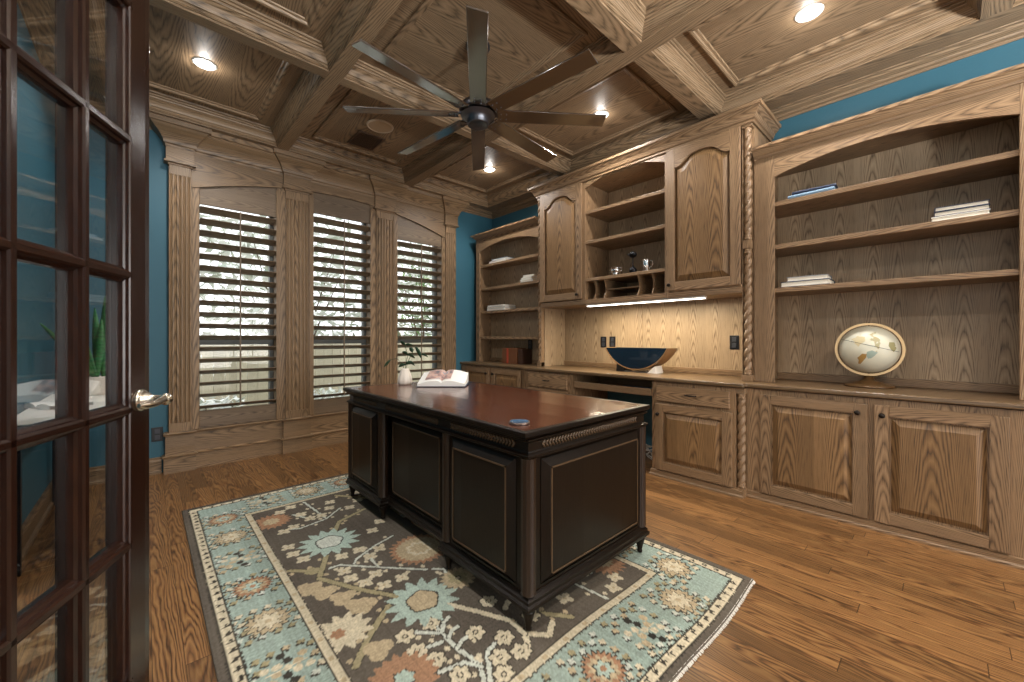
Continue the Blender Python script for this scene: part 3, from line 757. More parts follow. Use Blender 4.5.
m = MB(); m.sweep(rect, [(-.02, .655), (.012, .655), (.020, .660), (.020, .668), (.008, .674), (.004, .680), (.004, .712), (.010, .716), (.018, .722), (.018, .727), (-.02, .727)], closed=True); m.build('frieze', DESKB, d)
def carving(mb, c0, dirv, L, out_):
    n = int(L/.0175)
    for i in range(n):
        p = Vector(c0)+Vector(dirv)*(i+.5)*L/n
        for sg in (1, -1):
            R_ = Vector(dirv)*math.cos(sg*.9)+Z_*math.sin(sg*.9); U_ = Vector(out_); V_ = U_.cross(R_)
            mb.ball(p+Z_*.0065*sg, .0135, 8, 6, sc=(1, .38, .42), M=Matrix((R_, V_, U_)).transposed().to_4x4())
Z_ = Vector((0, 0, 1))
for a, b in ((1.11, 1.545), (1.65, 2.225), (2.345, 2.71)):
    m = MB(); carving(m, (DX0-.005, a, .697), (0, 1, 0), b-a, (-1, 0, 0)); m.build('carved_band', DESKE, d)  # lighter brown stands in for highlights on the carving
m = MB(); carving(m, (1.11, DY_0-.005, .697), (1, 0, 0), .68, (0, -1, 0)); m.build('carved_band', DESKE, d)
m = MB(); m.sweep(out, [(-.02, .095), (.012, .095), (.024, .102), (.026, .116), (.018, .122), (.018, .134), (.008, .142), (.004, .150), (-.02, .152)], closed=True); m.build('base_moulding', DESKB, d)
f = fx(DX0); fr = fx(DR); g = fy(DY_0)
for fn, a0, a1 in ((f, DY_0+.062, DA-.062), (fr, DA+.05, DB-.05), (f, DB+.062, DY_1-.055), (g, DX0+.062, DX1-.055)):
    m = MB(); raised_panel(m, fn, a0, a1, .162, .645, 0, .034, .0, .022)
    # worn line just inside the bevel
    m.cur = 1
    for q in ((a0+.036, a0+.042, .198, .609, 'b'), (a1-.042, a1-.036, .198, .609, 'b'), (a0+.036, a1-.036, .198, .204, 'a'), (a0+.036, a1-.036, .603, .609, 'a')):
        fbox(m, fn, q[0], q[1], q[2], q[3], .022, .027, q[4])
    m.build('side_panel', [DESKB, DESKE], d)
for x, y in ((DX0+.010, DY_0+.010), (DX0+.012, DA-.012), (DX0+.012, DB+.012), (DX0+.010, DY_1-.010), (DX1-.010, DY_0+.010), (DX1-.010, DY_1-.010)):
    m = MB(); rows_ = []
    for z in (.150, .16, .64, .655):
        row = []
        for i in range(48):
            a = 2*PI*i/48; r = .029*(1-.10*(abs(math.sin(a*6)) if .155 < z < .645 else -.2)); row.append((x+r*math.cos(a), y+r*math.sin(a), z))
        rows_.append(row)
    m.grid(rows_, close=True, uvf=lambda i, j: (i*.2, j*.004)); m.build('fluted_column', DESKC, d)
    m = MB(); m.lathe([(.0, 0), (.010, 0), (.013, .004), (.013, .012), (.011, .016), (.022, .060), (.025, .068), (.025, .074), (.021, .078), (.026, .084)], (x, y, RZ+.001), 20); m.build('foot', DESKB, d)

# ================================================================== RUG
RX, RY, RW, RL = .17, .58, 1.855, 2.685
def make_rug():
    st = .0055; nx, ny = int(RW/st)+1, int(RL/st)+1
    X, Q = np.meshgrid(np.linspace(0, RW, nx), np.linspace(0, RL, ny), indexing='ij')
    C = np.zeros((nx, ny, 3))
    lin = lambda h: np.array(srgb(h)[:3])
    DARK, CREAM, TEAL_, TEAL2, BEIGE, RUST, OLIVE, INK, PALE = map(lin, ('#5a534b', '#cabfa5', '#95a69d', '#a9bbb0', '#b5a486', '#a07a5f', '#9c9272', '#35322e', '#c4c8bd'))
    jx = (rng.random((nx, ny))-.5)*.0022; jq = (rng.random((nx, ny))-.5)*.0022
    Xj, Qj = X+jx, Q+jq
    def put(mask, col): C[mask] = col
    C[:] = DARK
    ed = np.minimum(np.minimum(Xj, RW-Xj), np.minimum(Qj, RL-Qj))
    put(ed > .006, DARK); put(ed > .028, INK); put(ed > .034, CREAM); put(ed > .070, INK); put(ed > .077, TEAL_)
    def disc(cx, cy, r, col, ax=1.0): put(((Xj-cx)/r)**2+((Qj-cy)/(r*ax))**2 < 1, col)
    def flower(cx, cy, r, n, col, ctr=None, ph=0.0, cut=.3, mask=None):
        a = np.arctan2(Qj-cy, Xj-cx); dd = np.hypot(Xj-cx, Qj-cy)
        k = dd < r*(1-cut+cut*np.abs(np.cos(n*.5*(a-ph))))
        if mask is not None: k &= mask
        put(k, col)
        if ctr is not None:
            k2 = dd < r*.3
            if mask is not None: k2 &= mask
            put(k2, INK); put(k2 & (dd < r*.2), ctr)
    def star(cx, cy, r, n, col, depth=.25, ph=0.0, ax=1.0, mask=None):
        a = np.arctan2((Qj-cy)/ax, Xj-cx); dd = np.hypot(Xj-cx, (Qj-cy)/ax)
        saw = np.abs(((a-ph)*n/(2*PI)) % 1-.5)*2
        k = dd < r*(1-depth+depth*saw)
        if mask is not None: k &= mask
        put(k, col)
    def line(pts, w, col):
        for (a, b), (c, e) in zip(pts[:-1], pts[1:]):
            L2 = (c-a)**2+(e-b)**2+1e-9; t = np.clip(((Xj-a)*(c-a)+(Qj-b)*(e-b))/L2, 0, 1)
            put(np.hypot(Xj-a-t*(c-a), Qj-b-t*(e-b)) < w/2, col)
    # hooked marks in the cream band
    def marks(x0, x1, y0, y1, horiz):
        L = (x1-x0) if horiz else (y1-y0); n = int(L/.052)
        for i in range(n):
            p = (x0 if horiz else y0)+(i+.5)*L/n; w = rng.choice(4)
            for (s0, t0, s1, t1) in [[(-.009, -.010, -.009, .010), (-.009, .010, .010, .010), (-.009, 0, .006, 0)], [(0, -.011, 0, .010), (-.010, .010, .011, .010)], [(-.009, -.010, -.003, .010), (-.003, .010, .009, -.010), (-.006, -.002, .005, -.002)], [(-.009, -.010, -.009, .010), (-.009, .010, .009, .010), (.009, .010, .009, .0), (-.009, 0, .009, .0)]][w]:
                if horiz: line([(p+s0, y0+t0), (p+s1, y0+t1)], .0062, INK)
                else: line([(x0+t0, p+s0), (x0+t1, p+s1)], .0062, INK)
    b = .053
    marks(.07, RW-.07, b, b, True); marks(.07, RW-.07, RL-b, RL-b, True); marks(b, b, .07, RL-.07, False); marks(RW-b, RW-b, .07, RL-.07, False)
    # border rosettes and flecks on the teal
    inner = (ed > .078)
    per = []
    mid = .178
    for q in np.arange(.30, RL-.15, .295): per += [(mid, q, 0), (RW-mid, q, 0)]
    for x in np.arange(.42, RW-.3, .26): per += [(x, mid, 1), (x, RL-mid, 1)]
    for i, (cx_, cy_, hz) in enumerate(per):
        for gi in range(-3, 4):
            for gj in (-2, -1, 0, 1, 2):
                du, dw = (gj+.5*(gi % 2)-.25)*.048, .0+gi*.030
                ox, oy = (dw, du) if hz else (du, dw)
                if math.hypot(ox, oy) < .082: continue
                px_, py_ = cx_+ox+.005*rng.random(), cy_+oy+.005*rng.random()
                colr = [BEIGE, CREAM, OLIVE, PALE][rng.choice(4)]
                flower(px_, py_, .017, 4, INK, None, .4, .5, mask=inner); flower(px_+.005, py_+.006, .0145, 4, colr, None, .4, .45, mask=inner)
        kind = (i//2) % 3
        if kind == 0:
            star(cx_, cy_, .086, 16, INK, .22); star(cx_, cy_, .079, 16, BEIGE, .24); star(cx_, cy_, .060, 8, INK, .42); star(cx_, cy_, .055, 8, CREAM, .45); disc(cx_, cy_, .012, BEIGE)
        elif kind == 1:
            star(cx_, cy_, .085, 22, INK, .25); star(cx_, cy_, .078, 22, RUST, .27); star(cx_, cy_, .058, 12, BEIGE, .3); star(cx_, cy_, .042, 6, INK, .45); star(cx_, cy_, .036, 6, TEAL2, .4); disc(cx_, cy_, .012, RUST)
        else:
            for a in range(6):
                for rad in (.035, .068): disc(cx_+rad*math.cos(a*PI/3+rad*9), cy_+rad*math.sin(a*PI/3+rad*9), .015, [BEIGE, INK, CREAM][(a+int(rad*100)) % 3])
            line([(cx_-.06, cy_), (cx_+.06, cy_)], .005, CREAM); line([(cx_, cy_-.06), (cx_, cy_+.06)], .005, INK); disc(cx_, cy_, .014, CREAM)
    # guard stripe and field
    edq = np.minimum(Xj-.276, np.minimum(RW-.276-Xj, np.minimum(Qj-.325, RL-.325-Qj)))
    put(edq > 0, INK); put(edq > .006, CREAM); put(edq > .037, INK); put(edq > .042, DARK)
    k = (edq > .015) & (edq < .029) & ((np.sin(X*2*PI/.115) > .86) ^ (np.sin(Q*2*PI/.115) > .86))
    put(k, BEIGE)
    field = edq > .043
    F0 = C.copy()
    def motif(mx, my):
        T = lambda pts: [((RW-x) if mx else x, (RL-y) if my else y) for x, y in pts]
        def ln(pts, w, col):
            if col is PALE or col is OLIVE:      # small buds along the branches
                for (a, b_), (c, e) in zip(pts[:-1], pts[1:]):
                    L_ = math.hypot(c-a, e-b_); k_ = int(L_/.045)
                    for q in range(k_):
                        t = (q+.5)/k_; sg = 1 if q % 2 else -1
                        p = T([(a+(c-a)*t-(e-b_)/L_*.026*sg, b_+(e-b_)*t+(c-a)/L_*.026*sg)])[0]
                        disc(p[0], p[1], .0095, CREAM if col is PALE else BEIGE, 1.25)
            line(T(pts), w+.006, INK); line(T(pts), w, col)
        # branches
        for pts in ([(.325, 1.502), (.407, 1.427)], [(.497, 1.518), (.41, 1.345)], [(.41, 1.345), (.507, 1.157), (.62, .98)], [(.56, .96), (.433, .849), (.345, .745)], [(1.003, 1.94), (.97, 2.05), (.80, 2.28)], [(.60, 1.72), (.68, 1.86), (.86, 1.93)]): ln(pts, .024, OLIVE)
        for pts in ([(.47, 1.396), (.516, 1.396), (.658, 1.237), (.805, 1.074)], [(.573, 1.358), (.599, 1.394), (.713, 1.45), (.834, 1.483)], [(.645, 1.264), (.655, 1.405)], [(.605, 2.307), (.637, 1.953), (.485, 1.924), (.42, 1.96)], [(.637, 1.953), (.75, 2.05)], [(.56, 2.02), (.50, 2.15)],
                    [(.83, 1.06), (.87, 1.02), (.85, .97)]): ln(pts, .013, PALE)
        for pts in ([(.642, .725), (.638, .587), (.654, .478), (.619, .414)], [(.638, .587), (.672, .604), (.735, .604)], [(.649, .65), (.673, .67), (.702, .67)], [(.642, .69), (.678, .728), (.708, .738)], [(.615, .648), (.554, .665)], [(.567, .759), (.632, .692)], [(.653, .464), (.623, .52), (.538, .543)], [(.634, .4), (.706, .502), (.747, .51)]): ln(pts, .016, PALE)
        for pts in ([(.80, .40), (.842, .439), (.861, .471), (.92, .40), (1.002, .448)], [(.861, .471), (.871, .551), (.80, .70), (.72, .85)], [(.90, .62), (.98, .66), (1.05, .60)]): ln(pts, .024, CREAM)
        # blossoms
        for x, y in T([(.532, .762), (.528, .671), (.557, .595), (.581, .49), (.635, .758), (.733, .602), (.793, .509), (.722, .454), (.686, .394), (.793, .421), (.947, .518), (.88, .70)]): flower(x, y, .043, 6, INK, None, .3, .3); flower(x, y, .038, 6, CREAM, CREAM, .3, .34)
        for x, y in T([(.553, 1.467), (.641, 1.467), (.722, 1.409), (.659, 1.37), (.516, 1.252), (.614, 1.209), (.553, 1.175), (.607, 1.101), (.69, 1.099), (.515, 1.327), (.381, 1.739), (.382, 1.649), (.406, 1.565), (.463, 1.971), (.564, 2.02), (.629, 2.02), (.732, 2.19), (.407, 1.944), (.54, 2.12), (.45, 2.24), (.70, 2.10), (.52, 2.28), (.80, 2.02), (.88, 2.10), (.92, 2.24), (.78, 1.62), (.86, 1.70)]): flower(x, y, .037, 4, CREAM, None, .5, .5); disc(x, y, .007, BEIGE)
        for x, y in T([(.394, 1.226), (.441, 1.138), (.469, 1.048), (.354, 1.297), (.434, .767), (.49, 1.03)]): flower(x, y, .055, 3, BEIGE, None, 2.2, .35)
        for x, y in T([(.374, .936)]): star(x, y, .11, 12, CREAM, .35); star(x-.02*(1 if not mx else -1), y, .03, 6, RUST, .3)
        for x, y in T([(.407, 1.427)]): flower(x, y, .034, 4, OLIVE)
        # medallions
        for x, y, c in [T([(.559, 1.657)])[0]+(PALE,), T([(.682, .895)])[0]+(BEIGE,)]:
            star(x, y, .158, 14, TEAL2, .34, .2); star(x, y, .074, 5, INK, .14); star(x, y, .067, 5, c, .14)
        for x, y in T([(.875, 1.268)]): star(x, y, .155, 26, RUST, .16); star(x, y, .122, 26, BEIGE, .12); flower(x, y, .07, 8, CREAM, BEIGE, 0, .2); flower(x, y, .05, 8, BEIGE)
        for x, y in T([(.442, .598)]): star(x, y, .115, 18, RUST, .22); star(x, y, .04, 6, INK, .3); star(x, y, .035, 6, TEAL2, .3)
        for x, y in T([(.38, 2.131)]): star(x, y, .11, 20, RUST, .25); star(x, y, .05, 10, BEIGE, .3)
        for x, y in T([(.88, .92)]): star(x, y, .085, 16, BEIGE, .24); flower(x, y, .05, 6, OLIVE, CREAM)
        for x, y in T([(1.15, .42), (1.24, .55), (1.31, .39), (1.08, .56)]): flower(x, y, .036, 4, PALE, None, .2, .3)
    # the drawing repeats mirrored across the long axis
    motif(True, True)
    right = C.copy(); C[:] = F0
    motif(False, False)
    left = C.copy()
    sel = (X > RW*.5+.06)
    C[sel] = right[sel]
    C[~field] = F0[~field]
    # wool variation: per-knot and along the weft
    C *= (.82+.36*rng.random((nx, ny)))[..., None]
    C *= (.9+.2*rng.random((nx, 1)))[..., None]*(.93+.14*rng.random((1, ny)))[..., None]
    fade = .5+.5*np.sin(Q*9+X*3)*np.sin(X*7-Q*2); C = C*(1-.10*fade[..., None])+.10*fade[..., None]*lin('#a39a86')
    me = bpy.data.meshes.new('area_rug')
    wob = .006*np.sin(Q*6.3)*(X/RW) ; wq = .007*np.sin(X*7.0+.6)*(1-Q/RL)
    Z = .0085+.0012*rng.random((nx, ny))
    V = np.stack([RX+X+wob, RY+Q+wq, Z], -1).reshape(-1, 3)
    idx = np.arange(nx*ny).reshape(nx, ny)
    Fq = np.stack([idx[:-1, :-1], idx[1:, :-1], idx[1:, 1:], idx[:-1, 1:]], -1).reshape(-1, 4)
    # skirt down to the floor
    loop = np.concatenate([idx[:-1, 0], idx[-1, :-1], idx[:0:-1, -1], idx[0, :0:-1]])
    low = V[loop].copy(); low[:, 2] = .0008; n0 = len(V); V = np.concatenate([V, low]); nl = len(loop); ar = np.arange(nl)
    Fs = np.stack([loop, n0+ar, n0+(ar+1) % nl, np.roll(loop, -1)], -1)
    Fa = np.concatenate([Fq, Fs])
    me.vertices.add(len(V)); me.vertices.foreach_set('co', (V-np.array([RX+RW/2, RY+RL/2, 0])).astype(np.float32).ravel())
    me.loops.add(Fa.size); me.loops.foreach_set('vertex_index', Fa.astype(np.int32).ravel())
    me.polygons.add(len(Fa)); me.polygons.foreach_set('loop_start', (np.arange(len(Fa))*4).astype(np.int32))
    me.update(calc_edges=True)
    at = me.color_attributes.new('wool', 'FLOAT_COLOR', 'POINT')
    cc = np.ones((len(V), 4), np.float32); cc[:n0, :3] = np.clip(C.reshape(-1, 3), 0, 1); cc[n0:, :3] = cc[loop, :3]
    at.data.foreach_set('color', cc.ravel())
    t = NT('rug_wool'); a = t.n('ShaderNodeVertexColor', layer_name='wool'); t.base(a.outputs[0]); t.set(Roughness=.95, Specular_IOR_Level=.1)
    me.materials.append(t.m)
    rug = thing('area_rug', (RX+RW/2, RY+RL/2, 0), 'floral rug with a dark field and faded teal border under the desk', 'rug')
    o = bpy.data.objects.new('pile', me); COL.objects.link(o); o.parent = rug
    m = MB()
    for i in range(420):       # white fringe along the near short end
        x = RX+RW*i/420; y = RY+.007*math.sin((x-RX)*7.0+.6); L = .006+.005*random.random(); e = (random.random()-.5)*.006
        m.face([(x-.002, y+.006, .0095), (x+.0035, y+.006, .0095), (x+.003+e, y-L, .003), (x-.001+e, y-L, .003)])
    m.build('fringe', plain('fringe_wool', srgb('#cfcac0'), .9), rug, recalc=False, kind='stuff', label='white fringe')
    m = MB()
    for i in range(420):
        x = RX+RW*i/420; y = RY+RL; L = .008+.010*random.random()
        m.face([(x-.002, y-.006, .0095), (x+.0035, y-.006, .0095), (x+.003, y+L, .003), (x-.001, y+L, .003)])
    m.build('fringe', bpy.data.materials['fringe_wool'], rug, recalc=False, kind='stuff', label='white fringe')
    return rug
make_rug()

# ================================================================== CEILING FAN
fc = Vector((1.565, 2.02, 2.50)); FZ = .022
fan = thing('ceiling_fan', (fc.x, fc.y, ZC), 'large ceiling fan with eight long walnut blades and a pewter hub', 'ceiling fan')
m = MB(); m.lathe([(.0, 2.97), (.075, 2.969), (.078, 2.955), (.060, 2.925), (.030, 2.905), (.0, 2.90)], (fc.x, fc.y, 0), 28); m.build('canopy', PEWTER, fan)
m = MB(); m.lathe([(.013, 2.55), (.013, 2.92)], (fc.x, fc.y, 0), 14); m.build('downrod', PEWTER, fan)
m = MB(); m.lathe([(.0, 2.60), (.03, 2.60), (.04, 2.58), (.105, 2.565), (.12, 2.545), (.12, 2.52), (.11, 2.512)], (fc.x, fc.y, FZ), 36); m.build('motor_housing', PEWTER, fan)
m = MB(); m.lathe([(.11, 2.512), (.085, 2.500), (.070, 2.492), (.070, 2.462), (.066, 2.452), (.058, 2.450), (.054, 2.453), (.0, 2.453)], (fc.x, fc.y, FZ-.016), 36); m.build('hub_cap', PEWTER, fan)
for i in range(8):
    a = math.radians(7+45*i)
    M = Matrix.Translation((fc.x, fc.y, 2.502+FZ)) @ Matrix.Rotation(a, 4, 'Z') @ Matrix.Rotation(math.radians(-13), 4, 'X')
    m = MB(); ou, ov = random.random()*9, random.random()*9
    m.box(.125, .825, -.050, .050, -.005, .005, g=0, M=M)
    bl = m.build('blade', WALNUT, fan, bevel=.003)
    m = MB(); m.box(.085, .20, -.022, .022, .005, .010, g=0, M=M)
    for sx in (.145, .18):
        for sy in (-.02, .02): m.ball(M @ Vector((sx, sy, -.006)), .005, 8, 6)
    m.build('blade_bracket', PEWTER, bl)

# ================================================================== CEILING LAMPS, SPEAKER, VENT
def downlight(x, y, label, first=None):
    if first is None:
        l = thing('recessed_light', (x, y, ZC), label, 'ceiling light', 'recessed lights in the ceiling panels')
        m = MB(); m.lathe([(.046, ZC-.001), (.050, ZC-.006), (.066, ZC-.005), (.070, ZC-.001)], (x, y, 0), 28, cap=False); m.build('trim_ring', WHITE, l)
        m = MB(); m.lathe([(.0, ZC-.0035), (.047, ZC-.0035)], (x, y, 0), 28, cap=False); m.build('lamp_lens', LAMPE, l, label='lit lamp lens')
    else:
        l = copy_tree(first); l.location = (x, y, ZC); l['label'] = label
    add_light('lamp', 'SPOT', (x, y, ZC-.01), LAMP_POWER*2.0, (1, .96, .91), .05, spot=math.radians(150))
    add_light('lamp_glow', 'POINT', (x, y, ZC-.035), LAMP_POWER*.05, (1, .96, .91), .03).data.specular_factor = .15
    return l
L0 = downlight(.30, 3.42, 'lit recessed ceiling light above the left window')
for x, y, lb in ((2.81, 3.42, 'lit recessed light in the far corner ceiling panel below the fan blades'), (2.81, 1.955, 'lit recessed light at the tip of the right fan blade'), (2.81, .53, 'large lit recessed light above the right bookcase')):
    downlight(x, y, lb, L0)
for x, y in ((.30, 1.95), (.30, .53), (.30, -.96), (2.81, -.96), (1.565, -.96)):
    downlight(x, y, 'lit recessed ceiling light outside the picture', L0)
s = thing('ceiling_speaker', (1.527, 3.375, ZC), 'round tan ceiling speaker beside the air vent', 'speaker')
m = MB(); m.lathe([(.098, ZC-.001), (.100, ZC-.010), (.112, ZC-.008), (.115, ZC-.001)], (1.527, 3.375, 0), 36, cap=False); m.build('speaker_ring', plain('speaker_ring', srgb('#c9b7a0'), .5), s)
m = MB(); m.lathe([(0, ZC-.006), (.099, ZC-.006)], (1.527, 3.375, 0), 36, cap=False); m.build('speaker_grille', SPKM, s)
v = thing('air_vent', (1.54, 3.71, ZC), 'dark brown rectangular air vent in the ceiling by the windows', 'vent')
m = MB()
for q in ((1.415, 1.665, 3.56, 3.578), (1.415, 1.665, 3.842, 3.86), (1.415, 1.433, 3.578, 3.842), (1.647, 1.665, 3.578, 3.842)): m.box(*q, ZC-.010, ZC-.0005)
m.build('vent_frame', VENTM, v, bevel=.003)
m = MB()
for i in range(13):
    y = 3.588+i*.0205; m.box(1.433, 1.647, -.007, .007, -.001, .001, M=Matrix.Translation((0, y, ZC-.006)) @ Matrix.Rotation(math.radians(40), 4, 'X'))
m.build('vent_slats', VENTM, v)

# ================================================================== ADDED FILL LAMPS (bodies for the uplights, unseen behind the viewer)
for i, (tx, ty) in enumerate(FILL_UP_AT):
    o = thing('fill_floor_lamp', (tx, ty, 0), 'added bronze uplighter for ceiling fill, unseen behind the viewer, ' + ('right' if i == 0 else 'left') + ' one', 'floor lamp', 'added fill lamps behind the viewer')
    m = MB(); m.lathe([(0, .001), (.13, .001), (.13, .012), (.03, .03), (.0, .032)], (tx, ty, 0), 28); m.build('base', BRONZE, o)
    m = MB(); m.lathe([(.012, .03), (.012, 1.66)], (tx, ty, 0), 12); m.build('pole', BRONZE, o)
    m = MB(); m.lathe([(.0, 1.655), (.05, 1.66), (.12, 1.70), (.16, 1.76), (.155, 1.765), (.115, 1.71), (.05, 1.672), (.0, 1.668)], (tx, ty, 0), 28); m.build('shade', BRONZE, o)

# ================================================================== WALL OUTLETS
def outlet(fn, a, b, label, w=.072, hgt=.115):
    o = thing('power_outlet', fn(a, b, 0), label, 'outlet')
    m = MB(); fbox(m, fn, a-w/2, a+w/2, b-hgt/2, b+hgt/2, 0, .006, 'b'); m.build('cover_plate', BLACK, o, bevel=.003)
    m = MB()
    for s in (-.025, .025): fbox(m, fn, a-.016, a+.016, b+s-.019, b+s+.019, .006, .010, 'b')
    m.build('socket', plain('socket_grey', srgb('#3a3c44'), .4), o, bevel=.003)
bs = fx(XR-.0365)
outlet(bs, 2.455, 1.058, 'black outlet on the lit back panel, left of the close pair')
outlet(bs, 2.345, 1.058, 'black outlet on the lit back panel, right of the close pair')
outlet(bs, 1.178, 1.064, 'black outlet on the back panel beside the twisted column')
outlet(fx(3.4515), 3.42, 1.02, 'black outlet low inside the far left bookcase')
outlet(fy(YB), .073, .317, 'black outlet on the teal wall beside the door edge')

# ================================================================== GLOBE
GX, GY, GZ, GR = 3.42, .332, 1.027, .149
g = thing('desk_globe', (GX, GY, CT1), 'antique style world globe in a gold ring on the right worktop', 'globe')
view = (Vector((0, 0, 1.1))-Vector((GX, GY, GZ))).normalized()
side = Vector((0, 0, 1)).cross(view).normalized(); upv = view.cross(side)
t = NT('globe_map'); tc = t.n('ShaderNodeTexCoord'); n1 = t.noise(tc.outputs['Object'], 5.0, 5.0, .55); n2 = t.noise(tc.outputs['Object'], 30.0, 3.0)
sea = t.mix(n2, srgb('#e4ddc6'), srgb('#d2d3c3'))
land = t.mix(n2, srgb('#bfa372'), srgb('#9fa98a'))
t.base(t.mix(t.ramp(n1, [(.585, (0, 0, 0, 1)), (.60, (1, 1, 1, 1))]), sea, land)); t.set(Roughness=.35)
m = MB(); MR = Matrix((side, view, upv)).transposed().to_4x4() @ Matrix.Rotation(math.radians(-18), 4, 'Y')
m.ball((GX, GY, GZ), GR, 40, 24, M=MR); m.build('globe_ball', t.m, g)
# land masses as thin raised printed patches following the ball
def patch(pts, col, name, label=None):
    m = MB(); n = len(pts); c = (sum(p[0] for p in pts)/n, sum(p[1] for p in pts)/n)
    def on(p):
        q = side*p[0]+upv*p[1]+view*math.sqrt(max(0, 1-p[0]**2-p[1]**2)); return Vector((GX, GY, GZ))+q*(GR+.0006)
    for i in range(n):
        a, b = pts[i], pts[(i+1) % n]; K = 4
        for k in range(K):
            s0, s1 = k/K, (k+1)/K; P = lambda p, s: (c[0]+(p[0]-c[0])*s, c[1]+(p[1]-c[1])*s)
            if k == 0: m.face([on(c), on(P(a, s1)), on(P(b, s1))])
            else: m.face([on(P(a, s0)), on(P(a, s1)), on(P(b, s1)), on(P(b, s0))])
    m.build(name, col, g, label=label, recalc=False)
patch([(-.30, -.30), (-.20, -.18), (-.05, -.20), (-.08, -.34), (-.18, -.50), (-.26, -.62), (-.33, -.60), (-.31, -.45), (-.36, -.36)], plain('map_ochre', srgb('#b08a4e'), .4), 'map_land', 'ochre land mass')
patch([(-.05, -.10), (.10, -.04), (.28, -.12), (.18, -.26), (.08, -.36), (-.02, -.38), (-.08, -.24)], plain('map_teal', srgb('#9fb0a5'), .4), 'map_land', 'grey green land mass')
patch([(-.55, .42), (-.35, .56), (-.12, .52), (-.10, .34), (-.25, .22), (-.32, .10), (-.42, .22)], plain('map_sand', srgb('#d3c59c'), .4), 'map_land', 'sand coloured land mass')
patch([(.62, .30), (.78, .30), (.84, .05), (.76, -.10), (.66, .02), (.60, .16)], plain('map_olive', srgb('#9c9468'), .4), 'map_land', 'olive land mass')
RING = plain('brass_ring', srgb('#d8b98a'), .3, .35)
m = MB(); rows_ = []
for i in range(65):
    a = 2*PI*i/64; rad = side*math.cos(a)+upv*math.sin(a); c0 = Vector((GX, GY, GZ))
    rows_.append([c0+rad*(GR+.006)+view*.012, c0+rad*(GR+.020)+view*.012, c0+rad*(GR+.020)-view*.012, c0+rad*(GR+.006)-view*.012])
m.grid(rows_, close=True, smooth=False); m.build('ring', RING, g)
m = MB(); pts = [on_ for on_ in [Vector((GX, GY, GZ))+(side*math.sin(s)*math.cos(.0)+upv*(.17-.28*math.sin(s))+view*math.sqrt(max(0, 1-math.sin(s)**2-(.17-.28*math.sin(s))**2)))*(GR+.0008) if abs(math.sin(s)) < .93 else None for s in [(-1.15+2.3*k/24) for k in range(25)]] if on_ is not None]
m.tube(pts, .0012, 6); m.build('equator_line', BRONZE, g)
m = MB(); pole = Vector((GX, GY, GZ))
for sgn in (1, -1): m.tube([pole+upv*sgn*(GR+.002), pole+upv*sgn*(GR+.024)], .005, 8)
m.build('axis_pin', BRONZE, g)
m = MB(); back = -view
m.tube([Vector((GX, GY, GZ))+(side*math.cos(a)*.9+upv*math.sin(a))*(GR+.022)+back*.008 for a in [math.radians(-90+k*5) for k in range(-14, 15)]], .005, 8)
m.build('support_arm', plain('arm_brass', srgb('#8b6a3c'), .3, .8), g)
m = MB(); m.lathe([(.0, 0), (.122, 0), (.125, .006), (.12, .012), (.07, .028), (.03, .045), (.022, .07), (.0, .075)], (GX, GY, CT1+.001), 36); m.build('base', plain('globe_base', srgb('#5a4126'), .3, .2), g)

# ================================================================== HALF ROUND BOWL
b = thing('display_bowl', (3.34, 1.90, CT1), 'navy half round display bowl on a black stand under the strip light', 'bowl')
yc, zc, R0 = 1.905, 1.01, .312
H_ = .198; th0 = math.acos((R0-0)/R0)
# circular segment: chord at z=1.008, sagitta .195
sag = .196; half = .312; Rb = (half*half+sag*sag)/(2*sag); cz = 1.008+Rb-sag
def seg(r, n=36):
    a0 = math.asin(min(1, half/Rb)); return [(yc+r*math.sin(-a0+2*a0*i/n), cz-r*math.cos(-a0+2*a0*i/n)) for i in range(n+1)]
so = seg(Rb)
m = MB(); m.prism(so, fx(3.26), -.006, .0, 0); m.build('front_face', NAVY, b, label='navy front face')
m = MB(); m.prism(so, fx(3.44), -.006, .0, 0); m.build('rear_face', NAVY, b)
si = [(y, z) for y, z in seg(Rb-.008)]
m = MB()
for (y0, z0), (y1, z1), (y2, z2), (y3, z3) in zip(so[:-1], so[1:], si[1:], si[:-1]):
    for x in (3.256,): m.face([(x, y0, z0), (x, y1, z1), (x, y2, z2), (x, y3, z3)])
    m.face([(3.256, y0, z0), (3.446, y0, z0), (3.446, y1, z1), (3.256, y1, z1)]); m.face([(3.256, y3, z3), (3.446, y3, z3), (3.446, y2, z2), (3.256, y2, z2)])
m.build('curved_shell', TANRIM, b, label='tan curved shell and rim')
for y, s in ((yc+.165, 1), (yc-.165, -1)):
    m = MB(); zt = cz-math.sqrt(Rb**2-.165**2)-.003
    m.prism([(y-.045, CT1+.001), (y+.045, CT1+.001), (y+.03*s+.01, zt+.012 if s > 0 else zt-.005), (y-.03, zt-.012 if s > 0 else zt+.004)], fx(3.42 if s > 0 else 3.39), 0, .13, 0)
    m.build('stand_block', BLACK if s > 0 else WHITE, b, bevel=.003, label='black stand block' if s > 0 else 'pale stand block')
m = MB(); m.box(3.29, 3.42, yc-.12, yc+.12, CT1+.001, CT1+.012); m.build('stand_base', plain('stand_silver', srgb('#9a9ca0'), .25, .9), b, bevel=.002)

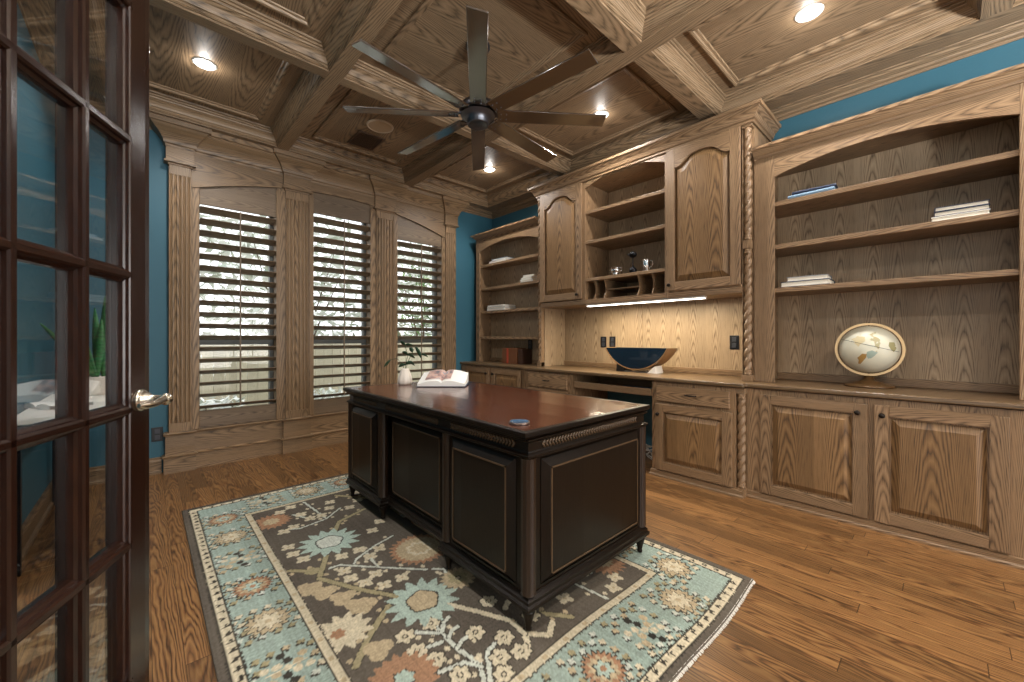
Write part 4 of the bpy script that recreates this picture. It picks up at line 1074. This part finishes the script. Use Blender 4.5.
# ================================================================== HUTCH SILVERWARE
SH = 1.686
def creamer(x, y):
    o = thing('sugar_bowl', (x, y, SH), 'small silver sugar bowl at the left of the hutch shelf', 'bowl')
    m = MB(); m.lathe([(.0, 0), (.028, 0), (.030, .004), (.024, .009), (.042, .030), (.047, .050), (.042, .070), (.040, .074), (.0, .066)], (x, y, SH), 24); m.build('bowl_body', SILVER, o)
    m = MB()
    for s in (-1, 1): m.tube([(x, y+s*.044, SH+.065), (x, y+s*.066, SH+.062), (x, y+s*.068, SH+.042), (x, y+s*.045, SH+.034)], .004, 8)
    m.build('handle', SILVER, o)
creamer(3.235, 2.085)
o = thing('milk_pitcher', (3.235, 1.775, SH), 'shiny silver milk pitcher at the right of the hutch shelf', 'pitcher')
m = MB(); m.lathe([(.0, 0), (.034, 0), (.036, .004), (.031, .010), (.033, .05), (.030, .085), (.033, .100), (.031, .102), (.0, .096)], (3.235, 1.775, SH), 24); m.build('pitcher_body', SILVER, o)
m = MB(); m.tube([(3.235, 1.745, SH+.088), (3.235, 1.718, SH+.085), (3.235, 1.712, SH+.055), (3.235, 1.735, SH+.03), (3.235, 1.745, SH+.028)], .004, 8); m.build('handle', SILVER, o)
m = MB(); m.face([(3.235, 1.806, SH+.100), (3.222, 1.803, SH+.085), (3.235, 1.828, SH+.104)]); m.face([(3.235, 1.806, SH+.100), (3.248, 1.803, SH+.085), (3.235, 1.828, SH+.104)]); m.build('spout', SILVER, o)
o = thing('ball_ornament', (3.235, 1.905, SH), 'black ornament with a round head on a stem between the silver pieces', 'ornament')
m = MB(); m.lathe([(.0, 0), (.032, 0), (.034, .008), (.036, .025), (.026, .045), (.010, .055), (.005, .07), (.005, .135), (.0, .136)], (3.235, 1.905, SH), 24); m.build('base', BLACKM, o)
m = MB(); m.ball((3.235, 1.905, SH+.165), .032, 18, 12, sc=(1, 1.15, .9)); m.ball((3.205, 1.905, SH+.168), .009, 10, 8); m.tube([(3.235, 1.94, SH+.17), (3.235, 1.965, SH+.175)], [.012, .004], 8); m.build('round_head', BLACKM, o)

# ================================================================== BOOKS
def book(loc, L, Wd, T, rot, cover, label, group, spine_out=False):
    """flat lying closed book; length L along local x, spine at local -y"""
    M = Matrix.Translation(loc) @ Matrix.Rotation(math.radians(rot), 4, 'Z')
    o = thing('book', loc, label, 'book', group)
    m = MB(); c = .0035
    m.box(-L/2, L/2, -Wd/2, Wd/2, 0, c, M=M); m.box(-L/2, L/2, -Wd/2, Wd/2, T-c, T, M=M)
    rows_ = []
    for x in (-L/2, L/2):
        rows_.append([M @ Vector((x, -Wd/2-.006*math.sin(PI*k/6), T*k/6)) for k in range(7)]+[M @ Vector((x, -Wd/2+.004, T-T*k/3)) for k in range(4)])
    m.grid(rows_, close=True, smooth=False); m.face(rows_[0][::-1]); m.face(rows_[1])
    m.build('cover', cover, o)
    m = MB(); m.box(-L/2+.005, L/2-.005, -Wd/2+.003, Wd/2-.005, c, T-c, M=M); m.build('pages', PAPER, o)
    return o
def stack(x, y, z, items, group, where):
    zz = z+.0005
    n = len(items)
    for i, (L, Wd, T, cov, dy, rot, desc) in enumerate(items):
        pos = 'at the bottom of the pile' if i == 0 else ('on top of the pile' if i == n-1 else 'in the middle of the pile')
        book((x, y+dy, zz), L, Wd, T, 90+rot, cov, '%s %s %s' % (desc, pos, where), group); zz += T+.0006
# local -y (spine) turns towards +x with rot 90 -> page fronts face the room
stack(3.345, .605, 2.052, [(.25, .19, .022, BLUEC, 0, 180, 'thin blue book'), (.235, .18, .020, NAVYC, -.01, 183, 'thin navy book')], 'books on the right bookcase', 'on the top right shelf')
stack(3.345, -.055, 1.752, [(.215, .17, .026, WHITEC, 0, 0, 'cream book'), (.205, .165, .026, NAVYC, -.004, 0, 'dark bound book'), (.20, .165, .024, NAVYC, -.002, 2, 'dark bound book')], 'books on the right bookcase', 'on the second right shelf')
stack(3.345, .64, 1.450, [(.27, .19, .036, NAVYC, 0, 0, 'thick book'), (.225, .17, .030, GREYC, -.01, 2, 'grey book')], 'books on the right bookcase', 'above the globe')
stack(3.34, 3.80, 2.052, [(.33, .19, .024, WHITEC, 0, 0, 'white book'), (.28, .17, .022, BLUEC, -.02, 3, 'pale blue book')], 'books on the far left bookcase', 'on its highest shelf')
stack(3.34, 3.275, 1.752, [(.21, .2, .026, WHITEC, .0, 0, 'white book'), (.20, .19, .026, WHITEC, -.0, -6, 'white book'), (.17, .18, .024, WHITEC, -.015, 4, 'small white book')], 'books on the far left bookcase', 'on its second shelf')
stack(3.34, 3.83, 1.450, [(.34, .2, .022, WHITEC, 0, 0, 'white book'), (.34, .19, .022, GREYC, 0, 2, 'grey book'), (.33, .19, .02, WHITEC, .005, -2, 'white book')], 'books on the far left bookcase', 'on its third shelf')
# boxed book and brown volume at the bottom of the far bookcase
m = MB(); m.box(3.255, 3.41, 3.455, 3.715, CT1+.001, CT1+.19); bo = thing('slipcase_book', (3.33, 3.58, CT1), 'tan boxed book with a red stripe at the bottom of the far bookcase', 'book'); m.build('slipcase', BROWNC, bo, bevel=.004)
m = MB(); m.box(3.249, 3.2545, 3.60, 3.63, CT1+.004, CT1+.188); m.build('stripe', REDC, bo, label='red stripe')
bo = thing('upright_book', (3.33, 3.37, CT1), 'dark brown upright book right of the tan boxed book', 'book')
m = MB(); m.box(3.27, 3.43, 3.37, 3.376, CT1+.001, CT1+.18); m.box(3.27, 3.43, 3.434, 3.44, CT1+.001, CT1+.18); m.box(3.264, 3.272, 3.37, 3.44, CT1+.001, CT1+.18); m.build('cover', plain('dark_leather', srgb('#3a2216'), .5), bo, bevel=.002)
m = MB(); m.box(3.273, 3.425, 3.377, 3.433, CT1+.003, CT1+.176); m.build('pages', PAPER, bo)

# --- things on the desk
DT = .7605
ob = thing('open_book', (1.60, 2.46, DT), 'open white picture book lying on the far end of the desk', 'book')
ax = Vector((.735, -.678, 0)); ay = Vector((.678, .735, 0)); oc = Vector((1.58, 2.44, DT))
OM = Matrix(((ax.x, ay.x, 0, oc.x), (ax.y, ay.y, 0, oc.y), (0, 0, 1, oc.z), (0, 0, 0, 1))) @ Matrix.Rotation(math.radians(3), 4, 'X')
OM = OM @ Matrix.Translation((0, 0, .0075))
Wb, Db = .165, .22
m = MB(); m.box(-Wb-.006, Wb+.006, -Db/2-.004, Db/2+.004, 0.0, .004, M=OM); m.build('cover', NAVYC, ob)
def page_h(x, y=0.0): 
    t = abs(x)/Wb; return .22*(y+Db/2)+.030*(1-t**2.2)*.6+.016+.006*math.sin(PI*min(1, t*1.2))-.012*math.exp(-(t/.06)**2)
m = MB(); n = 28; topr = [[OM @ Vector((-Wb+2*Wb*i/n, y, .004+page_h(-Wb+2*Wb*i/n, y))) for i in range(n+1)] for y in (-Db/2, Db/2)]
m.grid(topr, uvf=lambda i, j: (j*.01, i*.2))
for y, r in ((-Db/2, topr[0]), (Db/2, topr[1])):
    for i in range(n): m.face([OM @ Vector((-Wb+2*Wb*i/n, y, .004)), OM @ Vector((-Wb+2*Wb*(i+1)/n, y, .004)), r[i+1], r[i]])
for i in (0, n): m.face([OM @ Vector((-Wb+2*Wb*i/n, -Db/2, .004)), topr[0][i], topr[1][i], OM @ Vector((-Wb+2*Wb*i/n, Db/2, .004))])
m.build('pages', WHITEC, ob)
t = NT('printed_photo'); uvn = t.n('ShaderNodeUVMap'); nn = t.noise(uvn.outputs[0], 6.0, 4.0)
t.base(t.ramp(nn, [(.34, srgb('#59606f')), (.45, srgb('#b08c84')), (.55, srgb('#d9b7a8')), (.64, srgb('#8d98a8'))])); t.set(Roughness=.35)
m = MB(); pr = [[OM @ Vector((x, y, .0065+page_h(x, y))) for x in [-.12+.18*k/28 for k in range(29)]] for y in (-.075, .10)]
m.grid(pr, uvf=lambda i, j: (j*.018, i*.35)); m.build('printed_picture', t.m, ob, label='printed landscape picture')
vx, vy = 1.405, 2.685
vs = thing('bud_vase', (vx, vy, DT), 'small white ceramic vase on the desk corner by the windows', 'vase')
m = MB(); rows_ = []
for r, z in ((.040, 0), (.047, .004), (.051, .018), (.051, .034), (.046, .060), (.037, .088), (.029, .108), (.028, .116), (.024, .116), (.023, .10), (.02, .08)):
    rows_.append([(vx+r*(1+.03*math.cos(a*9))*math.cos(a), vy+r*(1+.03*math.cos(a*9))*math.sin(a), DT+z) for a in [2*PI*k/54 for k in range(54)]])
m.grid(rows_, close=True); m.face(rows_[0][::-1]); m.build('vase_body', CERAM, vs)
sp = thing('leafy_sprig', (vx, vy, DT+.08), 'dark green leafy sprig standing in the small white vase', 'plant')
vr = Vector((.736, -.677, 0))       # to the right as seen from the door
P0 = Vector((vx, vy, DT+.085))
STEM = plain('sprig_stem', srgb('#3d4a33'), .5)
stems = [[P0, P0+vr*.005+Vector((0, 0, .06)), P0+vr*.02+Vector((0, 0, .13)), P0+vr*.0+Vector((0, 0, .20))],
         [P0, P0+vr*.02+Vector((0, 0, .08)), P0+vr*.055+Vector((0, 0, .15)), P0+vr*.075+Vector((0, 0, .19)), P0+vr*.115+Vector((0, 0, .135))],
         [P0, P0-vr*.015+Vector((0, 0, .06)), P0-vr*.06+Vector((0, 0, .105)), P0-vr*.105+Vector((0, 0, .095)), P0-vr*.135+Vector((0, 0, .05))]]
for st in stems: m = MB(); m.tube(st, .0022, 6); m.build('stem', STEM, sp)
def leaf(parent, base, dirv, L, w, mat, droop=.25, name='leaf'):
    dirv = dirv.normalized(); sd = dirv.cross(Vector((.3, .5, .8))).normalized(); nn = sd.cross(dirv); rows_ = []
    for i in range(9):
        t = i/8; ww = w*math.sin(PI*min(1, t*.92+.06))**.8; c = base+dirv*L*t+Vector((0, 0, -droop*L*t*t))
        rows_.append([c-sd*ww+nn*ww*.25, c, c+sd*ww+nn*ww*.25])
    m = MB(); m.grid(rows_); o = m.build(name, mat, parent, recalc=False); md = o.modifiers.new('thickness', 'SOLIDIFY'); md.thickness = .0008; return o
Z1 = Vector((0, 0, 1))
for bpt, dv, L, w in ((stems[0][3], vr*-.4+Z1*.4, .05, .014), (stems[0][3], vr*.5+Z1*.1, .055, .014), (stems[0][2], vr*-.7+Z1*.5, .05, .015), (stems[0][2], vr*.8-Z1*.2, .05, .016), (stems[0][1], vr*-.6-Z1*.1, .05, .015), (stems[0][1], vr*.7+Z1*.3, .055, .016), (stems[1][2], vr*-.3+Z1*.6, .045, .013),
                      (stems[1][3], vr*.7-Z1*1.1, .075, .013), (stems[1][4], vr*.6-Z1*.1, .05, .010), (stems[1][1], vr*.6-Z1*.2, .05, .016), (stems[2][3], vr*-.7-Z1*.6, .06, .008)): leaf(sp, bpt, dv, L*1.1, w*1.35, LEAF, .2)
gm = thing('desk_coaster', (1.096, 1.147, DT), 'small blue round disc lying near the front corner of the desk', 'coaster')
m = MB(); m.lathe([(.0, .001), (.037, .001), (.040, .004), (.040, .007), (.037, .009), (.033, .008), (.0, .008)], (1.096, 1.147, DT), 36); m.build('disc', plain('blue_disc', srgb('#4f7396'), .2, .3), gm)
m = MB(); m.lathe([(.037, .009), (.040, .0095), (.042, .006), (.042, .001)], (1.096, 1.147, DT), 36, cap=False); m.build('rim', plain('dark_rim', srgb('#6a5a52'), .3, .6), gm)

# --- cables and power strip in the kneehole
m = MB(); pts = []
for i in range(90):
    a = i*.42; pts.append((3.33+.05*math.cos(a)*(1+.3*math.sin(i*.31)), 1.80+.07*math.sin(a*1.07)+.0008*i, .018+.10*abs(math.sin(i*.13))+.0005*i))
m.tube(pts, .0045, 6); m.tube([(3.35, 1.72, .02), (3.40, 1.70, .10), (3.5, 1.69, .22), (3.53, 1.70, .33)], .0045, 6)
m.build('cable', CABLEW, label='tangled white cables on the floor of the kneehole', cat='cable')
ps = thing('power_strip', (3.59, 1.72, .33), 'black power strip on the teal wall inside the kneehole', 'power strip')
m = MB(); m.box(3.565, 3.599, 1.68, 1.74, .30, .52); m.build('strip_body', BLACK, ps, bevel=.004)
m = MB(); m.box(3.535, 3.565, 1.69, 1.73, .34, .37); m.box(3.535, 3.565, 1.69, 1.73, .42, .45); m.build('plug', BLACKM, ps, bevel=.004)

# ================================================================== CORNER BEHIND THE GLASS DOOR
TZ = .73; PX_, PY_ = -.222, 3.75
tb = thing('console_table', (-.31, 3.4, 0), 'narrow white console table along the wall behind the glass door', 'table')
m = MB(); m.box(-.455, -.15, 2.86, 4.0, TZ-.03, TZ, g=1); m.build('table_top', WHITE, tb, bevel=.004)
for x, y in ((-.435, 2.9), (-.28, 2.9), (-.435, 3.98), (-.17, 3.98)): m = MB(); m.box(x-.013, x+.013, y-.013, y+.013, 0.001, TZ-.03); m.build('leg', BLACKM, tb)
pp = thing('plant_pot', (PX_, PY_, TZ), 'pale ceramic plant pot behind the glass door', 'plant pot')
m = MB(); m.lathe([(.0, 0), (.052, 0), (.060, .03), (.066, .11), (.068, .12), (.061, .12), (.057, .10), (.0, .095)], (PX_, PY_, TZ+.001), 32); m.build('pot_body', CERAM, pp)
m = MB(); m.lathe([(0, .096), (.057, .097)], (PX_, PY_, TZ+.001), 24, cap=False); m.build('soil', plain('soil', srgb('#2a1f17'), .95), pp)
sn = thing('snake_plant', (PX_, PY_, TZ+.10), 'green snake plant with tall pointed leaves behind the glass door', 'plant')
GREEN = NT('snake_leaf'); uvn = GREEN.n('ShaderNodeTexCoord'); sx = GREEN.n('ShaderNodeSeparateXYZ'); GREEN.link(uvn.outputs['Object'], sx.inputs[0])
wv = GREEN.math('SINE', GREEN.math('ADD', GREEN.math('MULTIPLY', sx.outputs[2], 240.0), GREEN.math('MULTIPLY', GREEN.noise(uvn.outputs['Object'], 30.0, 3.0), 14.0)))
GREEN.base(GREEN.mix(GREEN.math('MULTIPLY_ADD', wv, .3, .5), srgb('#1f5a35'), srgb('#4d9258'))); GREEN.set(Roughness=.4)
for i, (dx, dy, dz, L, w) in enumerate(((.02, .0, 1, .58, .028), (-.05, .02, 1, .50, .026), (.10, -.02, 1, .42, .024), (-.14, 0, 1, .46, .026), (-.42, .05, .75, .46, .024), (-.60, -.05, .80, .40, .022), (.05, -.1, 1, .36, .026), (.0, .10, 1, .52, .026), (-.25, -.08, 1, .38, .022))):
    rt = Vector((PX_+.02*math.cos(i*2.1), PY_+.02*math.sin(i*2.1), TZ+.10)); dv = (vr*dx+Vector((.68, .73, 0))*dy+Z1*dz)
    leaf(sn, rt, dv, L, w, GREEN.m, .06)
for dv, L, w in ((Vector((-.18, -.36, .36)), .56, .026), (Vector((-.13, -.30, .45)), .56, .022), (Vector((-.16, -.22, .30)), .42, .022)):
    leaf(sn, Vector((PX_-.015, PY_-.015, TZ+.10)), dv, L, w, GREEN.m, .04)
ob2 = thing('open_notebook', (-.39, 3.3, TZ), 'open white book lying on the console table behind the glass door', 'book')
m = MB(); M2 = Matrix.Translation((-.345, 3.25, TZ+.001)) @ Matrix.Rotation(math.radians(-62), 4, 'Z')
n = 20; tp = [[M2 @ Vector((-.13+.26*i/n, y, .010+.018*abs(math.sin(PI*2*i/n))**.7+.05*max(0, (i/n-.8))*5*.2)) for i in range(n+1)] for y in (-.085, .085)]
lo = [[M2 @ Vector((-.13+.26*i/n, y, .0)) for i in range(n+1)] for y in (-.085, .085)]
m.grid([lo[0], tp[0], tp[1], lo[1]], smooth=False); m.build('pages', WHITEC, ob2, recalc=False)

# ================================================================== OUTSIDE
m = MB(); m.box(-6, 9, YB+.16, 16, -.25, -.15); m.build('ground_outside', plain('lawn', srgb('#8b8a72'), .9, noise_amt=.3, scale=3.0), kind='structure', label='pale ground outside the windows')
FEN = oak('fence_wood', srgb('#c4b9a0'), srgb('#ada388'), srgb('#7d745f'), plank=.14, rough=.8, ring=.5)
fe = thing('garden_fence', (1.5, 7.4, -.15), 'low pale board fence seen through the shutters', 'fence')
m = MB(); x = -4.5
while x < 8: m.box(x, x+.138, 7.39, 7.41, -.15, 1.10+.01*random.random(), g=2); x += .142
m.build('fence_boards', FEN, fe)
m = MB(); m.box(-4.5, 8, 7.41, 7.45, .3, .39, g=0); m.box(-4.5, 8, 7.41, 7.45, .85, .94, g=0); m.build('fence_rail', FEN, fe)
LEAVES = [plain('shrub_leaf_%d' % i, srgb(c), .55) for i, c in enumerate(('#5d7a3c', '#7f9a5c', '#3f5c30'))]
def shrub(x, y, z, r, hgt, n, label, mats=None, big=1.0):
    o = thing('shrub', (x, y, -.15), label, 'shrub', 'shrubs outside the windows')
    m = MB()
    for i in range(n):
        a = random.random()*2*PI; rr = r*math.sqrt(random.random()); zz = z+hgt*random.random()
        c = Vector((x+rr*math.cos(a), y+rr*math.sin(a), zz)); u = Vector((random.gauss(0, 1), random.gauss(0, 1), random.gauss(0, .6))).normalized(); v_ = u.cross(Vector((random.gauss(0, 1), random.gauss(0, 1), 1))).normalized()
        l, w = (.05+.05*random.random())*big, .022*big; m.cur = random.choice((0, 0, 1, 1, 2))
        m.face([c-u*l, c+v_*w, c+u*l, c-v_*w])
    m.build('foliage', mats or LEAVES, o, recalc=False, kind='stuff')
    m = MB()
    for i in range(5): m.tube([(x, y, -.15), (x+r*.3*math.cos(i*1.3), y+r*.3*math.sin(i*1.3), z+hgt*.3), (x+r*.7*math.cos(i*1.3), y+r*.7*math.sin(i*1.3), z+hgt*.8)], [.03, .02, .008], 6)
    m.build('stem', plain('bark', srgb('#5a4a3a'), .9), o)
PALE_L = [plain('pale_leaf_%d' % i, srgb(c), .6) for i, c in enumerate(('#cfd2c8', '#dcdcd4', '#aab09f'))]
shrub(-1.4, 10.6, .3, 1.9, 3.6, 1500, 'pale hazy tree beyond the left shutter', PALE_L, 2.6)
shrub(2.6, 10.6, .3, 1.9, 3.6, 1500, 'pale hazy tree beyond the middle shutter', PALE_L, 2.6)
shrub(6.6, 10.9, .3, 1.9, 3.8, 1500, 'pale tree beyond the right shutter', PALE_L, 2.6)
shrub(5.0, 8.5, .6, .75, 2.2, 700, 'leafy green bush beyond the right shutter')
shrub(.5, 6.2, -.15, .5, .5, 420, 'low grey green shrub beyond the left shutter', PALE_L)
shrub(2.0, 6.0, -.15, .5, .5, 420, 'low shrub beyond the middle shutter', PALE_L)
